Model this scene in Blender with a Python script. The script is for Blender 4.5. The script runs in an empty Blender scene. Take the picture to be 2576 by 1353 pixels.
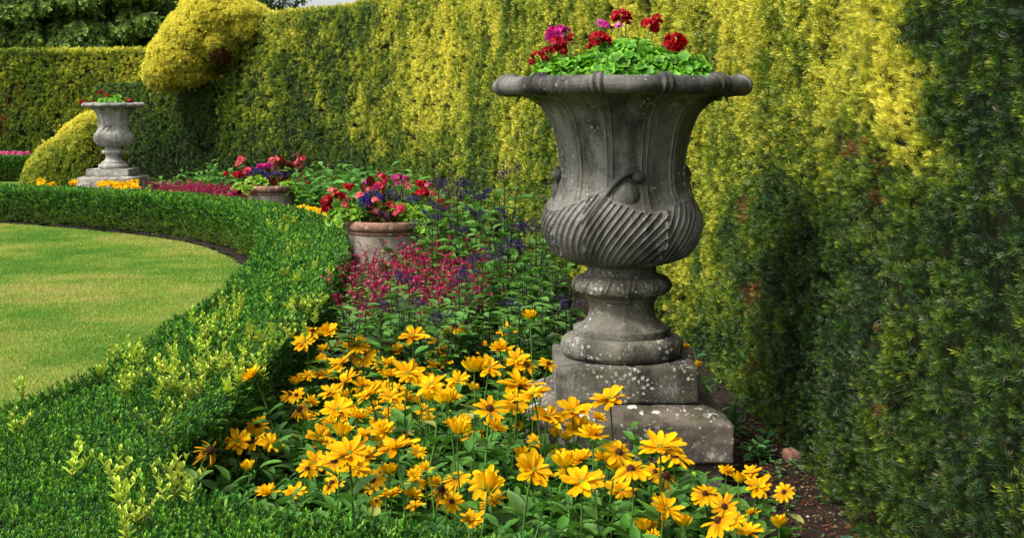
import bpy, bmesh, math
import numpy as np
from math import radians as rad, sin, cos, pi

SC = bpy.context.scene
COL = SC.collection
rng = np.random.default_rng(7)
F, HX, HY, CAMZ = 3300.0, 1288.0, 294.0, 1.37      # focal length / principal point in photo units, eye height

def at(px, py, z):
    """world point on the line of sight at height z (metres)"""
    Y = (CAMZ - z) * F / (py - HY)
    return np.array([(px - HX) * Y / F, Y, z])
def at_y(px, py, Y):
    return np.array([(px - HX) * Y / F, Y, CAMZ - (py - HY) * Y / F])
def proj(P):
    return HX + F * P[:, 0] / P[:, 1], HY + F * (CAMZ - P[:, 2]) / P[:, 1]

# ------------------------------------------------------------------ noise
def _h(ix, iy, iz, seed):
    n = (ix * 374761393 + iy * 668265263 + iz * 2147483647 + seed * 1274126177) & 0xffffffff
    n = ((n ^ (n >> 13)) * 1274126177) & 0xffffffff
    n = ((n ^ (n >> 15)) * 2246822519) & 0xffffffff
    return ((n ^ (n >> 16)) & 0xffff) / 65535.0
def vnoise(P, freq=1.0, seed=0):
    p = np.asarray(P, float) * freq
    i = np.floor(p).astype(np.int64); f = p - i; f = f * f * (3 - 2 * f)
    out = 0
    for dx in (0, 1):
        for dy in (0, 1):
            for dz in (0, 1):
                w = (f[:, 0] if dx else 1 - f[:, 0]) * (f[:, 1] if dy else 1 - f[:, 1]) * (f[:, 2] if dz else 1 - f[:, 2])
                out = out + w * _h(i[:, 0] + dx, i[:, 1] + dy, i[:, 2] + dz, seed)
    return out * 2 - 1
def fbm(P, freq=1.0, seed=0, octs=3):
    a, o, n = 1.0, 0, 0
    for k in range(octs):
        o = o + a * vnoise(P, freq * 2 ** k, seed + k); n += a; a *= .5
    return o / n

# ------------------------------------------------------------------ mesh building
class MB:
    """collects geometry (verts, faces of any size, colour per vertex) and links it as ONE mesh object"""
    def __init__(s): s.v, s.f, s.c, s.n = [], [], [], 0
    def add(s, V, Fc, C=None):
        V = np.asarray(V, float).reshape(-1, 3); Fc = np.asarray(Fc, np.int64)
        if len(V) == 0: return s
        if C is None: C = np.ones((len(V), 3)) * .5
        C = np.asarray(C, float)
        if C.ndim == 1: C = np.tile(C, (len(V), 1))
        s.v.append(V); s.c.append(C); s.f.append(Fc + s.n); s.n += len(V)
        return s
    def mesh(s, name, mat, smooth=True):
        me = bpy.data.meshes.new(name)
        V = np.concatenate(s.v); C = np.concatenate(s.c)
        lt = np.concatenate([np.full(len(f), f.shape[1]) for f in s.f])
        li = np.concatenate([f.ravel() for f in s.f])
        me.vertices.add(len(V)); me.vertices.foreach_set('co', V.ravel().astype(np.float32))
        me.loops.add(len(li)); me.loops.foreach_set('vertex_index', li.astype(np.int32))
        me.polygons.add(len(lt)); st = np.concatenate([[0], np.cumsum(lt)[:-1]])
        me.polygons.foreach_set('loop_start', st.astype(np.int32)); me.polygons.foreach_set('loop_total', lt.astype(np.int32))
        me.polygons.foreach_set('use_smooth', np.full(len(lt), smooth, dtype=bool))
        at_ = me.attributes.new('tint', 'FLOAT_COLOR', 'POINT')
        at_.data.foreach_set('color', np.concatenate([np.clip(C, 0, 1), np.ones((len(C), 1))], 1).ravel().astype(np.float32))
        me.update(calc_edges=True)
        me.materials.append(mat)
        return me
    def obj(s, name, mat, parent=None, smooth=True, loc=None):
        return link(name, s.mesh(name, mat, smooth), parent, loc)
def link(name, data, parent=None, loc=None):
    o = bpy.data.objects.new(name, data); COL.objects.link(o)
    if parent is not None: o.parent = parent
    if loc is not None: o.location = loc
    return o
def thing(name, label, cat, loc=(0, 0, 0), group=None, rz=0.0):
    o = bpy.data.objects.new(name, None); COL.objects.link(o)
    o.location = tuple(float(q) for q in loc); o.rotation_euler = (0, 0, rz); o.empty_display_size = .05
    o['label'] = label; o['category'] = cat
    if group: o['group'] = group
    return o
def tag(o, label=None, cat=None, group=None, kind=None):
    if label: o['label'] = label
    if cat: o['category'] = cat
    if group: o['group'] = group
    if kind: o['kind'] = kind
    return o

def norm(a):
    return a / np.maximum(np.linalg.norm(a, axis=-1, keepdims=True), 1e-9)
def frames(D, up=None, roll=None):
    """D (N,3) forward dirs -> (N,3,3) columns side, forward, normal"""
    D = norm(np.asarray(D, float)); N = len(D)
    if up is None: up = np.tile([0, 0, 1.0], (N, 1))
    up = up + rng.normal(0, .02, up.shape)
    S = norm(np.cross(D, up)); U = np.cross(S, D)
    if roll is not None:
        c, s_ = np.cos(roll)[:, None], np.sin(roll)[:, None]
        S, U = S * c + U * s_, U * c - S * s_
    return np.stack([S, D, U], 2)
def inst(T, P, R, scale, c0, c1, tc=None):
    """place template T=(verts, faces, t) at P with frames R; colour runs c0 (t=0) .. c1 (t=1)"""
    V, Fc, t = T; N = len(P)
    scale = np.broadcast_to(np.asarray(scale, float), (N,)) if np.ndim(scale) < 2 else scale
    if scale.ndim == 1: Vl = V[None] * scale[:, None, None]
    else: Vl = V[None] * scale[:, None, :]
    W = np.einsum('nij,nvj->nvi', R, Vl) + P[:, None, :]
    c0 = np.broadcast_to(c0, (N, 3)); c1 = np.broadcast_to(c1, (N, 3))
    C = c0[:, None, :] * (1 - t)[None, :, None] + c1[:, None, :] * t[None, :, None]
    FF = (Fc[None] + (np.arange(N) * len(V))[:, None, None]).reshape(-1, Fc.shape[1])
    return W.reshape(-1, 3), FF, C.reshape(-1, 3)
def jitter(c, n, amt=.15):
    return np.clip(np.asarray(c)[None] * (1 + rng.normal(0, amt, (n, 1))) * (1 + rng.normal(0, amt * .35, (n, 3))), 0, 1)

def needle_sprig(n=7, nl=.36, w=.055, seed=0, fan=.9):
    """a yew shoot along +Y, length 1, needles to both sides and a few on top"""
    r = np.random.default_rng(seed); V, Fc, t = [], [], []
    def needle(b, d, l, ww, t0):
        d = d / np.linalg.norm(d); sd = np.cross(d, [0, 0, 1]); sd /= np.linalg.norm(sd) + 1e-9
        up = np.cross(sd, d); k = len(V)
        mid = b + d * l * .5 + up * l * .07
        V.extend([b, mid + sd * ww, b + d * l, mid - sd * ww]); t.extend([t0 * .6, t0, min(1, t0 + .25), t0])
        Fc.append([k, k + 1, k + 2, k + 3])
    for i in range(n):
        y = .05 + .9 * i / (n - 1); a = 1.05 - .55 * y
        for sgn in (-1, 1):
            aa = a + r.normal(0, .12)
            d = np.array([sgn * sin(aa), cos(aa), r.normal(.12, .18) * fan])
            needle(np.array([0, y, 0.]), d, nl * (1.05 - .35 * y) * r.uniform(.8, 1.15), w / 2 * 1.0, y * .75)
    for i in range(3):
        needle(np.array([0, .8 + .07 * i, 0.]), np.array([r.normal(0, .35), 1, r.normal(.3, .25)]), nl * .8, w / 2, .75)
    # the twig
    k = len(V); V.extend([np.array(q) for q in ([-.012, 0, 0], [.012, 0, 0], [.006, 1, 0], [-.006, 1, 0])]); t.extend([0, 0, .3, .3]); Fc.append([k, k + 1, k + 2, k + 3])
    return np.array(V), np.array(Fc), np.array(t)
def tuft(seed=0, n=19, nl=.5, w=.075):
    """a clipped shoot tip: needles radiating round a short axis along +Y"""
    r = np.random.default_rng(seed); V, Fc, t = [], [], []
    for i in range(n):
        y = .5 * i / n + .05; az = i * 2.39996 + r.normal(0, .2); el = rad(18 + 42 * (i / n)) + r.normal(0, .14)
        d = np.array([cos(az) * cos(el), sin(el), sin(az) * cos(el)]); sd = np.cross(d, [0, 1, 0]); sd /= np.linalg.norm(sd) + 1e-9; up = np.cross(sd, d)
        l = nl * r.uniform(.75, 1.15); b = np.array([0, y, 0.]); mid = b + d * l * .5 - up * l * .05; k = len(V)
        V.extend([b, mid + sd * w / 2, b + d * l + np.array([0, l * .12, 0]), mid - sd * w / 2]); t.extend([y * .3, .2 + y, min(1, .55 + y), .2 + y]); Fc.append([k, k + 1, k + 2, k + 3])
    return np.array(V), np.array(Fc), np.array(t)
def far_sprig(seed=0, n=9):
    r = np.random.default_rng(seed); V, Fc, t = [], [], []
    for i in range(n):
        y = r.uniform(.0, .75); d = np.array([r.normal(0, .75), 1, r.normal(0, .6)]); d /= np.linalg.norm(d)
        sd = np.cross(d, r.normal(0, 1, 3)); sd /= np.linalg.norm(sd); l = r.uniform(.3, .5); w = r.uniform(.07, .12)
        b = np.array([0, y, 0]); k = len(V)
        V.extend([b, b + d * l * .5 + sd * w, b + d * l, b + d * l * .5 - sd * w]); t.extend([y * .6, y, min(1, y + .35), y])
        Fc.append([k, k + 1, k + 2, k + 3])
    return np.array(V), np.array(Fc), np.array(t)
def leaf_T(l=1.0, w=.4, cup=.12, droop=.15, nx=4, seed=0, notch=0.0, wave=0.0, pw=1.0, base=0.0):
    """a broad leaf along +Y: nx+1 rows of 3 verts with a folded midrib"""
    V, Fc, t = [], [], []; r = np.random.default_rng(seed)
    for i in range(nx + 1):
        u = i / nx; ww = w * .5 * (sin(pi * min(1, u * .93 + .035 + base) ** pw)) ; z = -droop * u * u
        wv = wave * sin(u * 9 + seed)
        V += [[-ww, u * l, z + cup * ww / w * 2 + wv], [0, u * l, z], [ww, u * l, z + cup * ww / w * 2 - wv]]
        t += [.15 + .85 * u, .0 + .6 * u, .15 + .85 * u]
    for i in range(nx):
        a = i * 3
        Fc += [[a, a + 1, a + 4, a + 3], [a + 1, a + 2, a + 5, a + 4]]
    return np.array(V, float), np.array(Fc), np.array(t)
def box_sprig(seed=0, n=4, ll=.42, w=.2):
    """upright box shoot, pairs of small oval leaves, length 1 along +Y"""
    r = np.random.default_rng(seed); mb = []; L = leaf_T(1, .52, .12, .05, 2, seed)
    Vs, Fs, Ts, k = [], [], [], 0
    for i in range(n):
        y = .15 + .75 * i / max(1, n - 1)
        for s in range(2):
            az = i * pi / 2 + s * pi + r.normal(0, .25); el = rad(48 + 22 * y) + r.normal(0, .1)
            D = np.array([[cos(az) * cos(el), sin(el), sin(az) * cos(el)]])
            R = frames(D, up=np.array([[-D[0, 0], 1.0, -D[0, 2]]]))
            V, Ff, C = inst(L, np.array([[0, y, 0]]), R, ll * r.uniform(.8, 1.15), 0, 0)
            Vs.append(V); Fs.append(Ff + k); Ts.append(np.full(len(V), y) * .7 + L[2] * .3); k += len(V)
    return np.concatenate(Vs), np.concatenate(Fs), np.concatenate(Ts)

def tube(pts, rad_, k=8, cap=True):
    pts = np.asarray(pts, float); n = len(pts); rad_ = np.broadcast_to(np.asarray(rad_, float), (n,))
    T = norm(np.gradient(pts, axis=0)); ref = np.array([0, 0, 1.0]) if abs(T[0][2]) < .9 else np.array([1.0, 0, 0])
    V = []
    for i in range(n):
        a = norm(np.cross(T[i], ref)); b = np.cross(T[i], a); ref = -np.cross(T[i], a) if False else b * 1.0
        ref = b if abs(np.dot(T[i], b)) < .5 else ref
        # keep a stable frame
        ref = np.cross(a, T[i])
        th = np.arange(k) * 2 * pi / k
        V.append(pts[i] + rad_[i] * (np.cos(th)[:, None] * a + np.sin(th)[:, None] * ref))
    V = np.concatenate(V); Fc = []
    for i in range(n - 1):
        for j in range(k):
            Fc.append([i * k + j, i * k + (j + 1) % k, (i + 1) * k + (j + 1) % k, (i + 1) * k + j])
    if cap:
        V = np.concatenate([V, [pts[0], pts[-1]]])
        for j in range(k):
            Fc.append([n * k, (j + 1) % k, j, j]); Fc.append([n * k + 1, (n - 1) * k + j, (n - 1) * k + (j + 1) % k, (n - 1) * k + (j + 1) % k])
    return V, np.array(Fc)
def add_tube(mb, pts, r, C, k=8, cap=False):
    V, Fc = tube(pts, r, k, False); mb.add(V, Fc, np.asarray(C))
def bez(a, b, c, n=8):
    t = np.linspace(0, 1, n)[:, None]; return (1 - t) ** 2 * a + 2 * t * (1 - t) * b + t * t * c
def spline(pts, n=200):
    P = np.asarray(pts, float); P = np.vstack([2 * P[0] - P[1], P, 2 * P[-1] - P[-2]]); out = []
    m = len(P) - 3
    for s in np.linspace(0, m - 1e-6, n):
        i = int(s); t = s - i; p0, p1, p2, p3 = P[i:i + 4]
        out.append(.5 * ((2 * p1) + (-p0 + p2) * t + (2 * p0 - 5 * p1 + 4 * p2 - p3) * t * t + (-p0 + 3 * p1 - 3 * p2 + p3) * t ** 3))
    return np.array(out)
def resample(c, step):
    d = np.concatenate([[0], np.cumsum(np.linalg.norm(np.diff(c, axis=0), axis=1))])
    n = max(2, int(d[-1] / step)); s = np.linspace(0, d[-1], n)
    return np.stack([np.interp(s, d, c[:, k]) for k in range(c.shape[1])], 1), s
def ingons(P, poly):
    x, y = P[:, 0], P[:, 1]; c = np.zeros(len(P), bool); n = len(poly)
    for i in range(n):
        x1, y1 = poly[i]; x2, y2 = poly[(i + 1) % n]
        if y1 == y2: continue
        m = ((y1 > y) != (y2 > y)) & (x < (x2 - x1) * (y - y1) / (y2 - y1) + x1); c ^= m
    return c
def gridfaces(nu, nv, closed=False):
    i = np.arange(nu - 1)[:, None]; j = np.arange(nv if closed else nv - 1)[None]
    j2 = (j + 1) % nv
    return np.stack([i * nv + j, i * nv + j2, (i + 1) * nv + j2, (i + 1) * nv + j], 2).reshape(-1, 4)

# ------------------------------------------------------------------ materials
def nt(name):
    m = bpy.data.materials.new(name); m.use_nodes = True; n = m.node_tree; n.nodes.clear(); return m, n
def N(t, typ, **kw):
    n = t.nodes.new(typ)
    for k, v in kw.items():
        if k.startswith('i_'):
            n.inputs[k[2:].replace('_', ' ')].default_value = v
        else: setattr(n, k, v)
    return n
def leaf_mat(name, rough=.45, spec=.35, trans=.3, tgain=1.3, vary=.12, nscale=30):
    m, t = nt(name); L = t.links
    a = N(t, 'ShaderNodeAttribute', attribute_name='tint'); tc = N(t, 'ShaderNodeNewGeometry')
    no = N(t, 'ShaderNodeTexNoise'); no.inputs['Scale'].default_value = nscale; L.new(tc.outputs['Position'], no.inputs['Vector'])
    hs = N(t, 'ShaderNodeHueSaturation'); mr = N(t, 'ShaderNodeMapRange'); mr.inputs['To Min'].default_value = 1 - vary * 2; mr.inputs['To Max'].default_value = 1 + vary * 2
    L.new(no.outputs['Fac'], mr.inputs['Value']); L.new(mr.outputs['Result'], hs.inputs['Value']); L.new(a.outputs['Color'], hs.inputs['Color'])
    p = N(t, 'ShaderNodeBsdfPrincipled'); p.inputs['Roughness'].default_value = rough; p.inputs['Specular IOR Level'].default_value = spec
    L.new(hs.outputs['Color'], p.inputs['Base Color'])
    o = N(t, 'ShaderNodeOutputMaterial')
    if trans > 0:
        tr = N(t, 'ShaderNodeBsdfTranslucent'); h2 = N(t, 'ShaderNodeHueSaturation'); h2.inputs['Value'].default_value = tgain; h2.inputs['Saturation'].default_value = 1.05
        L.new(hs.outputs['Color'], h2.inputs['Color']); L.new(h2.outputs['Color'], tr.inputs['Color'])
        mx = N(t, 'ShaderNodeMixShader'); mx.inputs[0].default_value = trans
        L.new(p.outputs[0], mx.inputs[1]); L.new(tr.outputs[0], mx.inputs[2]); L.new(mx.outputs[0], o.inputs[0])
    else: L.new(p.outputs[0], o.inputs[0])
    return m
def noise_mat(name, cols, scale=6, detail=8, rough=.9, bump=.3, bscale=60, coord='Object', bdist=.01):
    m, t = nt(name); L = t.links
    tc = N(t, 'ShaderNodeTexCoord'); no = N(t, 'ShaderNodeTexNoise'); no.inputs['Scale'].default_value = scale; no.inputs['Detail'].default_value = detail; no.inputs['Roughness'].default_value = .65
    L.new(tc.outputs[coord], no.inputs['Vector']); cr = N(t, 'ShaderNodeValToRGB'); el = cr.color_ramp.elements
    for i, (p, c) in enumerate(cols):
        e = el[i] if i < 2 else el.new(p)
        e.position = p; e.color = (*c, 1)
    L.new(no.outputs['Fac'], cr.inputs[0])
    p = N(t, 'ShaderNodeBsdfPrincipled'); p.inputs['Roughness'].default_value = rough; p.inputs['Specular IOR Level'].default_value = .2
    L.new(cr.outputs[0], p.inputs['Base Color'])
    n2 = N(t, 'ShaderNodeTexNoise'); n2.inputs['Scale'].default_value = bscale; n2.inputs['Detail'].default_value = 6; L.new(tc.outputs[coord], n2.inputs['Vector'])
    b = N(t, 'ShaderNodeBump'); b.inputs['Strength'].default_value = bump; b.inputs['Distance'].default_value = bdist; L.new(n2.outputs['Fac'], b.inputs['Height']); L.new(b.outputs[0], p.inputs['Normal'])
    o = N(t, 'ShaderNodeOutputMaterial'); L.new(p.outputs[0], o.inputs[0]); return m
def stone_mat(name, base=(.17, .16, .14), dark=(.035, .034, .03), lich=(.55, .55, .47), lt=.57, green=.5, darkamt=.5, lscale=30, rot=0.0):
    m, t = nt(name); L = t.links
    tc = N(t, 'ShaderNodeTexCoord'); X = tc.outputs['Object']
    def noise(sc, det=6, ro=.6, vec=X):
        n = N(t, 'ShaderNodeTexNoise'); n.inputs['Scale'].default_value = sc; n.inputs['Detail'].default_value = det; n.inputs['Roughness'].default_value = ro; L.new(vec, n.inputs['Vector']); return n.outputs['Fac']
    def ramp(v, a, b, c0=0, c1=1):
        r = N(t, 'ShaderNodeMapRange'); r.inputs['From Min'].default_value = a; r.inputs['From Max'].default_value = b; r.inputs['To Min'].default_value = c0; r.inputs['To Max'].default_value = c1; L.new(v, r.inputs['Value']); return r.outputs[0]
    def mix(f, a, b):
        x = N(t, 'ShaderNodeMix', data_type='RGBA')
        for k, q in ((6, a), (7, b)):
            if isinstance(q, tuple): x.inputs[k].default_value = (*q, 1)
            else: L.new(q, x.inputs[k])
        if isinstance(f, float): x.inputs[0].default_value = f
        else: L.new(f, x.inputs[0])
        return x.outputs[2]
    def mul(a, b):
        x = N(t, 'ShaderNodeMath', operation='MULTIPLY')
        for k, q in ((0, a), (1, b)):
            if isinstance(q, float): x.inputs[k].default_value = q
            else: L.new(q, x.inputs[k])
        return x.outputs[0]
    mp = N(t, 'ShaderNodeMapping'); mp.inputs['Scale'].default_value = (1, 1, .25); L.new(X, mp.inputs[0])
    c = mix(ramp(noise(7, 8, .7), .32, .68), tuple(q * .5 for q in base), tuple(q * 1.45 for q in base))
    c = mix(mul(ramp(noise(6, 6, .7, mp.outputs[0]), .54, .68), .5), c, tuple(min(1, q * 2.0) for q in base)); c = mix(mul(ramp(noise(5, 8, .7, mp.outputs[0]), .46, .60), darkamt), c, dark)         # streaked black weathering
    c = mix(mul(ramp(noise(9, 5), .5, .7), green * .55), c, (.10, .10, .03))                # green-yellow algae
    c = mix(mul(ramp(noise(140, 4, .8), .52, .66), .55), c, tuple(q * .35 for q in base))   # fine dark grain
    # lichen spots: voronoi discs masked by a slow noise
    def spots(sc, size, lo, hi, msc):
        v = N(t, 'ShaderNodeTexVoronoi'); v.inputs['Scale'].default_value = sc
        ad = N(t, 'ShaderNodeVectorMath', operation='ADD'); nn = N(t, 'ShaderNodeTexNoise'); nn.inputs['Scale'].default_value = sc * 2.5; nn.inputs['Detail'].default_value = 3; L.new(X, nn.inputs['Vector'])
        sc_ = N(t, 'ShaderNodeVectorMath', operation='SCALE'); sc_.inputs['Scale'].default_value = .9 / sc; L.new(nn.outputs['Color'], sc_.inputs[0]); L.new(X, ad.inputs[0]); L.new(sc_.outputs[0], ad.inputs[1]); L.new(ad.outputs[0], v.inputs['Vector'])
        sep = N(t, 'ShaderNodeSeparateColor'); L.new(v.outputs['Color'], sep.inputs[0])
        sz = mul(sep.outputs[0], size)
        df = N(t, 'ShaderNodeMath', operation='SUBTRACT'); L.new(sz, df.inputs[0]); L.new(v.outputs['Distance'], df.inputs[1])
        s1 = ramp(df.outputs[0], 0, .06)
        return mul(s1, ramp(noise(msc, 3), lo, hi))
    c = mix(mul(spots(lscale, .5, lt - .06, lt + .04, 5), .85), c, lich)
    c = mix(mul(spots(lscale * 3, .42, lt - .1, lt + .02, 8), .7), c, tuple(q * .85 for q in lich))
    c = mix(mul(spots(lscale * .6, .34, lt - .02, lt + .06, 3), .6), c, tuple(q * .7 for q in lich))
    ge = N(t, 'ShaderNodeNewGeometry'); c = mix(ramp(ge.outputs['Pointiness'], .40, .495, .75, 0), c, tuple(q * .8 for q in dark))     # dirt in the carving, with occlusion-like shade put into the crevice colour
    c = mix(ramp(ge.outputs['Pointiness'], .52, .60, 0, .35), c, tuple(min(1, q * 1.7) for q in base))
    p = N(t, 'ShaderNodeBsdfPrincipled'); p.inputs['Roughness'].default_value = .88; p.inputs['Specular IOR Level'].default_value = .25
    L.new(c, p.inputs['Base Color'])
    b = N(t, 'ShaderNodeBump'); b.inputs['Strength'].default_value = .55; b.inputs['Distance'].default_value = .004; L.new(noise(120, 8, .75), b.inputs['Height'])
    b2 = N(t, 'ShaderNodeBump'); b2.inputs['Strength'].default_value = .5; b2.inputs['Distance'].default_value = .01; L.new(noise(22, 5), b2.inputs['Height']); L.new(b.outputs[0], b2.inputs['Normal'])
    L.new(b2.outputs[0], p.inputs['Normal'])
    o = N(t, 'ShaderNodeOutputMaterial'); L.new(p.outputs[0], o.inputs[0]); return m

M = dict(
    yew=leaf_mat('yew', .5, .3, .22, 1.3), box=leaf_mat('box', .48, .28, .25, 1.3), leaf=leaf_mat('leaf', .52, .28, .3, 1.3, .18, 45),
    petal=leaf_mat('petal', .65, .08, .35, 1.15, .06, 60), bloom=leaf_mat('bloom', .55, .2, .3, 1.1, .15, 80), stem=leaf_mat('stem', .5, .3, 0, 1, .1),
    cone=leaf_mat('cone', .9, .1, 0, 1, .5, 500), grass=leaf_mat('grass_blade', .5, .3, .35, 1.3), core=leaf_mat('twig_core', .95, .1, 0, 1, .5, 25),
    bark=noise_mat('bark', [(.3, (.035, .025, .018)), (.7, (.12, .09, .065))], 9, 8, .95, .8, 30),
    lawn=noise_mat('lawn', [(.3, (.05, .1, .012)), (.55, (.12, .19, .02)), (.75, (.24, .24, .055))], 1.1, 10, .95, .6, 160, bdist=.02),
    soil=noise_mat('soil', [(.3, (.007, .005, .003)), (.55, (.022, .014, .009)), (.8, (.06, .037, .022))], 30, 10, .95, .9, 90, bdist=.02),
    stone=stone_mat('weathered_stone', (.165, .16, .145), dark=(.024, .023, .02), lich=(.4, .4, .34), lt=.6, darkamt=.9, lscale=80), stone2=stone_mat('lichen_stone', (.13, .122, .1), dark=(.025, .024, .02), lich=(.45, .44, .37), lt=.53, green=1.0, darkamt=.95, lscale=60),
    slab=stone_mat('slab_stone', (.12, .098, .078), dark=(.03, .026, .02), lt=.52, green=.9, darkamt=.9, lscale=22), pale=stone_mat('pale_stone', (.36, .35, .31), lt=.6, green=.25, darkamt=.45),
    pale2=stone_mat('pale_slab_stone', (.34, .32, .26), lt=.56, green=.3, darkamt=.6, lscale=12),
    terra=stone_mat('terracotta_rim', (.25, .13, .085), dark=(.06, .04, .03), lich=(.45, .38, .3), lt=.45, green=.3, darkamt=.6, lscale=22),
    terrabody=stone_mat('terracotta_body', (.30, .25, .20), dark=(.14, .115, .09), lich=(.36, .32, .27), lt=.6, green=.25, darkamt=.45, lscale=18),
    hose=noise_mat('hose', [(.3, (.008, .008, .009)), (.7, (.02, .02, .022))], 20, 3, .35, .1, 40),
    brick=noise_mat('brickwork', [(.3, (.16, .05, .03)), (.7, (.36, .12, .07))], 8, 6, .9, .5, 40), tile=noise_mat('roof_tile', [(.3, (.08, .05, .04)), (.7, (.16, .1, .08))], 8, 6, .9, .5, 40),
)
# ================================================================== camera, light, world
cam = bpy.data.cameras.new('camera'); co = bpy.data.objects.new('camera', cam); COL.objects.link(co)
co.location = (0, 0, CAMZ); co.rotation_euler = (pi / 2, 0, 0)
cam.sensor_width = 36; cam.lens = 36 * F / 2576; cam.shift_y = (HY - 676.5) / 2576; cam.clip_end = 2000; cam.clip_start = .05
SC.camera = co
w = bpy.data.worlds.new('World'); SC.world = w; w.use_nodes = True; t = w.node_tree; t.nodes.clear()
SUN_EL, SUN_AZ = rad(52), rad(232)          # azimuth measured clockwise from +Y: behind the camera, to the left
sky = N(t, 'ShaderNodeTexSky', sky_type='NISHITA', sun_disc=False, sun_elevation=SUN_EL, sun_rotation=SUN_AZ, air_density=1.0, dust_density=4.0, ozone_density=1.0)
hs = N(t, 'ShaderNodeHueSaturation'); hs.inputs['Saturation'].default_value = .22; bg = N(t, 'ShaderNodeBackground'); bg.inputs['Strength'].default_value = .13
ow = N(t, 'ShaderNodeOutputWorld'); t.links.new(sky.outputs[0], hs.inputs['Color']); t.links.new(hs.outputs[0], bg.inputs[0]); t.links.new(bg.outputs[0], ow.inputs[0])
sl = bpy.data.lights.new('sun', 'SUN'); sl.energy = 1.9; sl.angle = rad(10); sl.color = (1, .95, .86)
so = bpy.data.objects.new('sun', sl); COL.objects.link(so)
so.rotation_euler = (pi / 2 - SUN_EL, 0, pi - SUN_AZ)
SC.view_settings.view_transform = 'Standard'; SC.view_settings.look = 'None'; SC.view_settings.exposure = 1.05; SC.view_settings.gamma = 1
SC.render.engine = 'CYCLES'; SC.cycles.max_bounces = 6; SC.cycles.diffuse_bounces = 3; SC.cycles.transmission_bounces = 4; SC.cycles.transparent_max_bounces = 8

# ================================================================== plan curves (metres, camera at 0,0 looking +Y)
LAWN_SIDE = [(-1.95, 3.3), (-1.74, 4.2), (-1.58, 4.9), (-1.58, 6.2), (-1.62, 7.7), (-1.98, 10.4), (-2.5, 12.5), (-3.46, 14.4), (-5, 15.9), (-6.65, 17.0), (-9, 17.9), (-12, 18.4)]
BED_SIDE = [(-.99, 3.75), (-.98, 4.9), (-1.0, 5.96), (-1.08, 7.7), (-1.22, 9.6), (-1.5, 11.4), (-2.17, 13.3), (-3.25, 15.1), (-4.85, 16.7), (-6.6, 17.75), (-9, 18.7), (-12, 19.3)]
lawn_c = spline(LAWN_SIDE, 260); bed_c = spline(BED_SIDE, 260)
front = np.array([(-2.3, 2.3), (.9, 2.05), (.85, 2.6), (.1, 2.92), (-.13, 3.05), (-.59, 3.22), (-.91, 3.46)])
BOXPOLY = np.vstack([lawn_c[::-1], front, bed_c])
TALL = [(1.20, .6), (1.16, 2.5), (1.09, 4.2), (1.12, 5.2), (1.08, 6.2), (1.07, 7.2), (1.0, 8.3), (.42, 11.2), (-.97, 16.6), (-2.7, 20.3), (-4.3, 22.3), (-5.15, 23.15)]
LOW = [(-4.85, 22.95), (-5.6, 23.6), (-7.2, 24.8), (-8.4, 26.2)]
tall_c, tall_s = resample(spline(TALL, 600), .05)
low_c, low_s = resample(spline(LOW, 200), .05)

# ------------------------------------------------------------------ ground, lawn, bed
def sheet(name, poly, z, mat, amp=0, res=None, kind='structure'):
    bm = bmesh.new(); vs = [bm.verts.new((x, y, z)) for x, y in poly]; f = bm.faces.new(vs)
    bmesh.ops.recalc_face_normals(bm, faces=bm.faces)
    if f.normal.z < 0: f.normal_flip()
    bmesh.ops.triangulate(bm, faces=bm.faces)
    me = bpy.data.meshes.new(name); bm.to_mesh(me); bm.free(); me.materials.append(mat)
    return tag(link(name, me), kind=kind)
sheet('ground', [(-700, -60), (700, -60), (700, 1200), (-700, 1200)], -.012, M['lawn'])
d = norm(np.gradient(lawn_c, axis=0)); lawn_edge = lawn_c + np.stack([-d[:, 1], d[:, 0]], 1) * .17
lawn_edge += (np.random.default_rng(3).normal(0, .004, lawn_edge.shape))
sheet('lawn', list(map(tuple, lawn_edge[::-1])) + [(-2.3, 1.6), (-18, 1.6), (-18, 17.5)], .006, M['lawn'])
# bed soil: a real bumpy grid clipped to the bed
gx, gy = np.meshgrid(np.arange(-13.5, 2.2, .07), np.arange(1.5, 27, .07), indexing='ij')
P = np.stack([gx.ravel(), gy.ravel(), np.zeros(gx.size)], 1)
poly = np.vstack([lawn_edge[::-1], [(-2.4, 1.5), (2.2, 1.5), (2.2, 9), (.9, 14), (-1, 19), (-3, 22.6), (-8, 27), (-9.5, 26.5), (-9.3, 20), (-12.2, 19.6)]])
inn = ingons(P[:, :2], poly).reshape(gx.shape)
P[:, 2] = .012 + .022 * fbm(P, 3.1, 5) + .018 * fbm(P, 11, 9)
P[:, 2] = np.maximum(P[:, 2], -.008)
Fg = gridfaces(*gx.shape); keep = inn.ravel()[Fg].all(1)
mb = MB(); mb.add(P, Fg[keep]); tag(mb.obj('soil_bed', M['soil']), kind='structure')
def soil_z(P2):
    P3 = np.column_stack([P2, np.zeros(len(P2))]); return np.maximum(.012 + .022 * fbm(P3, 3.1, 5) + .018 * fbm(P3, 11, 9), -.008)

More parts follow.
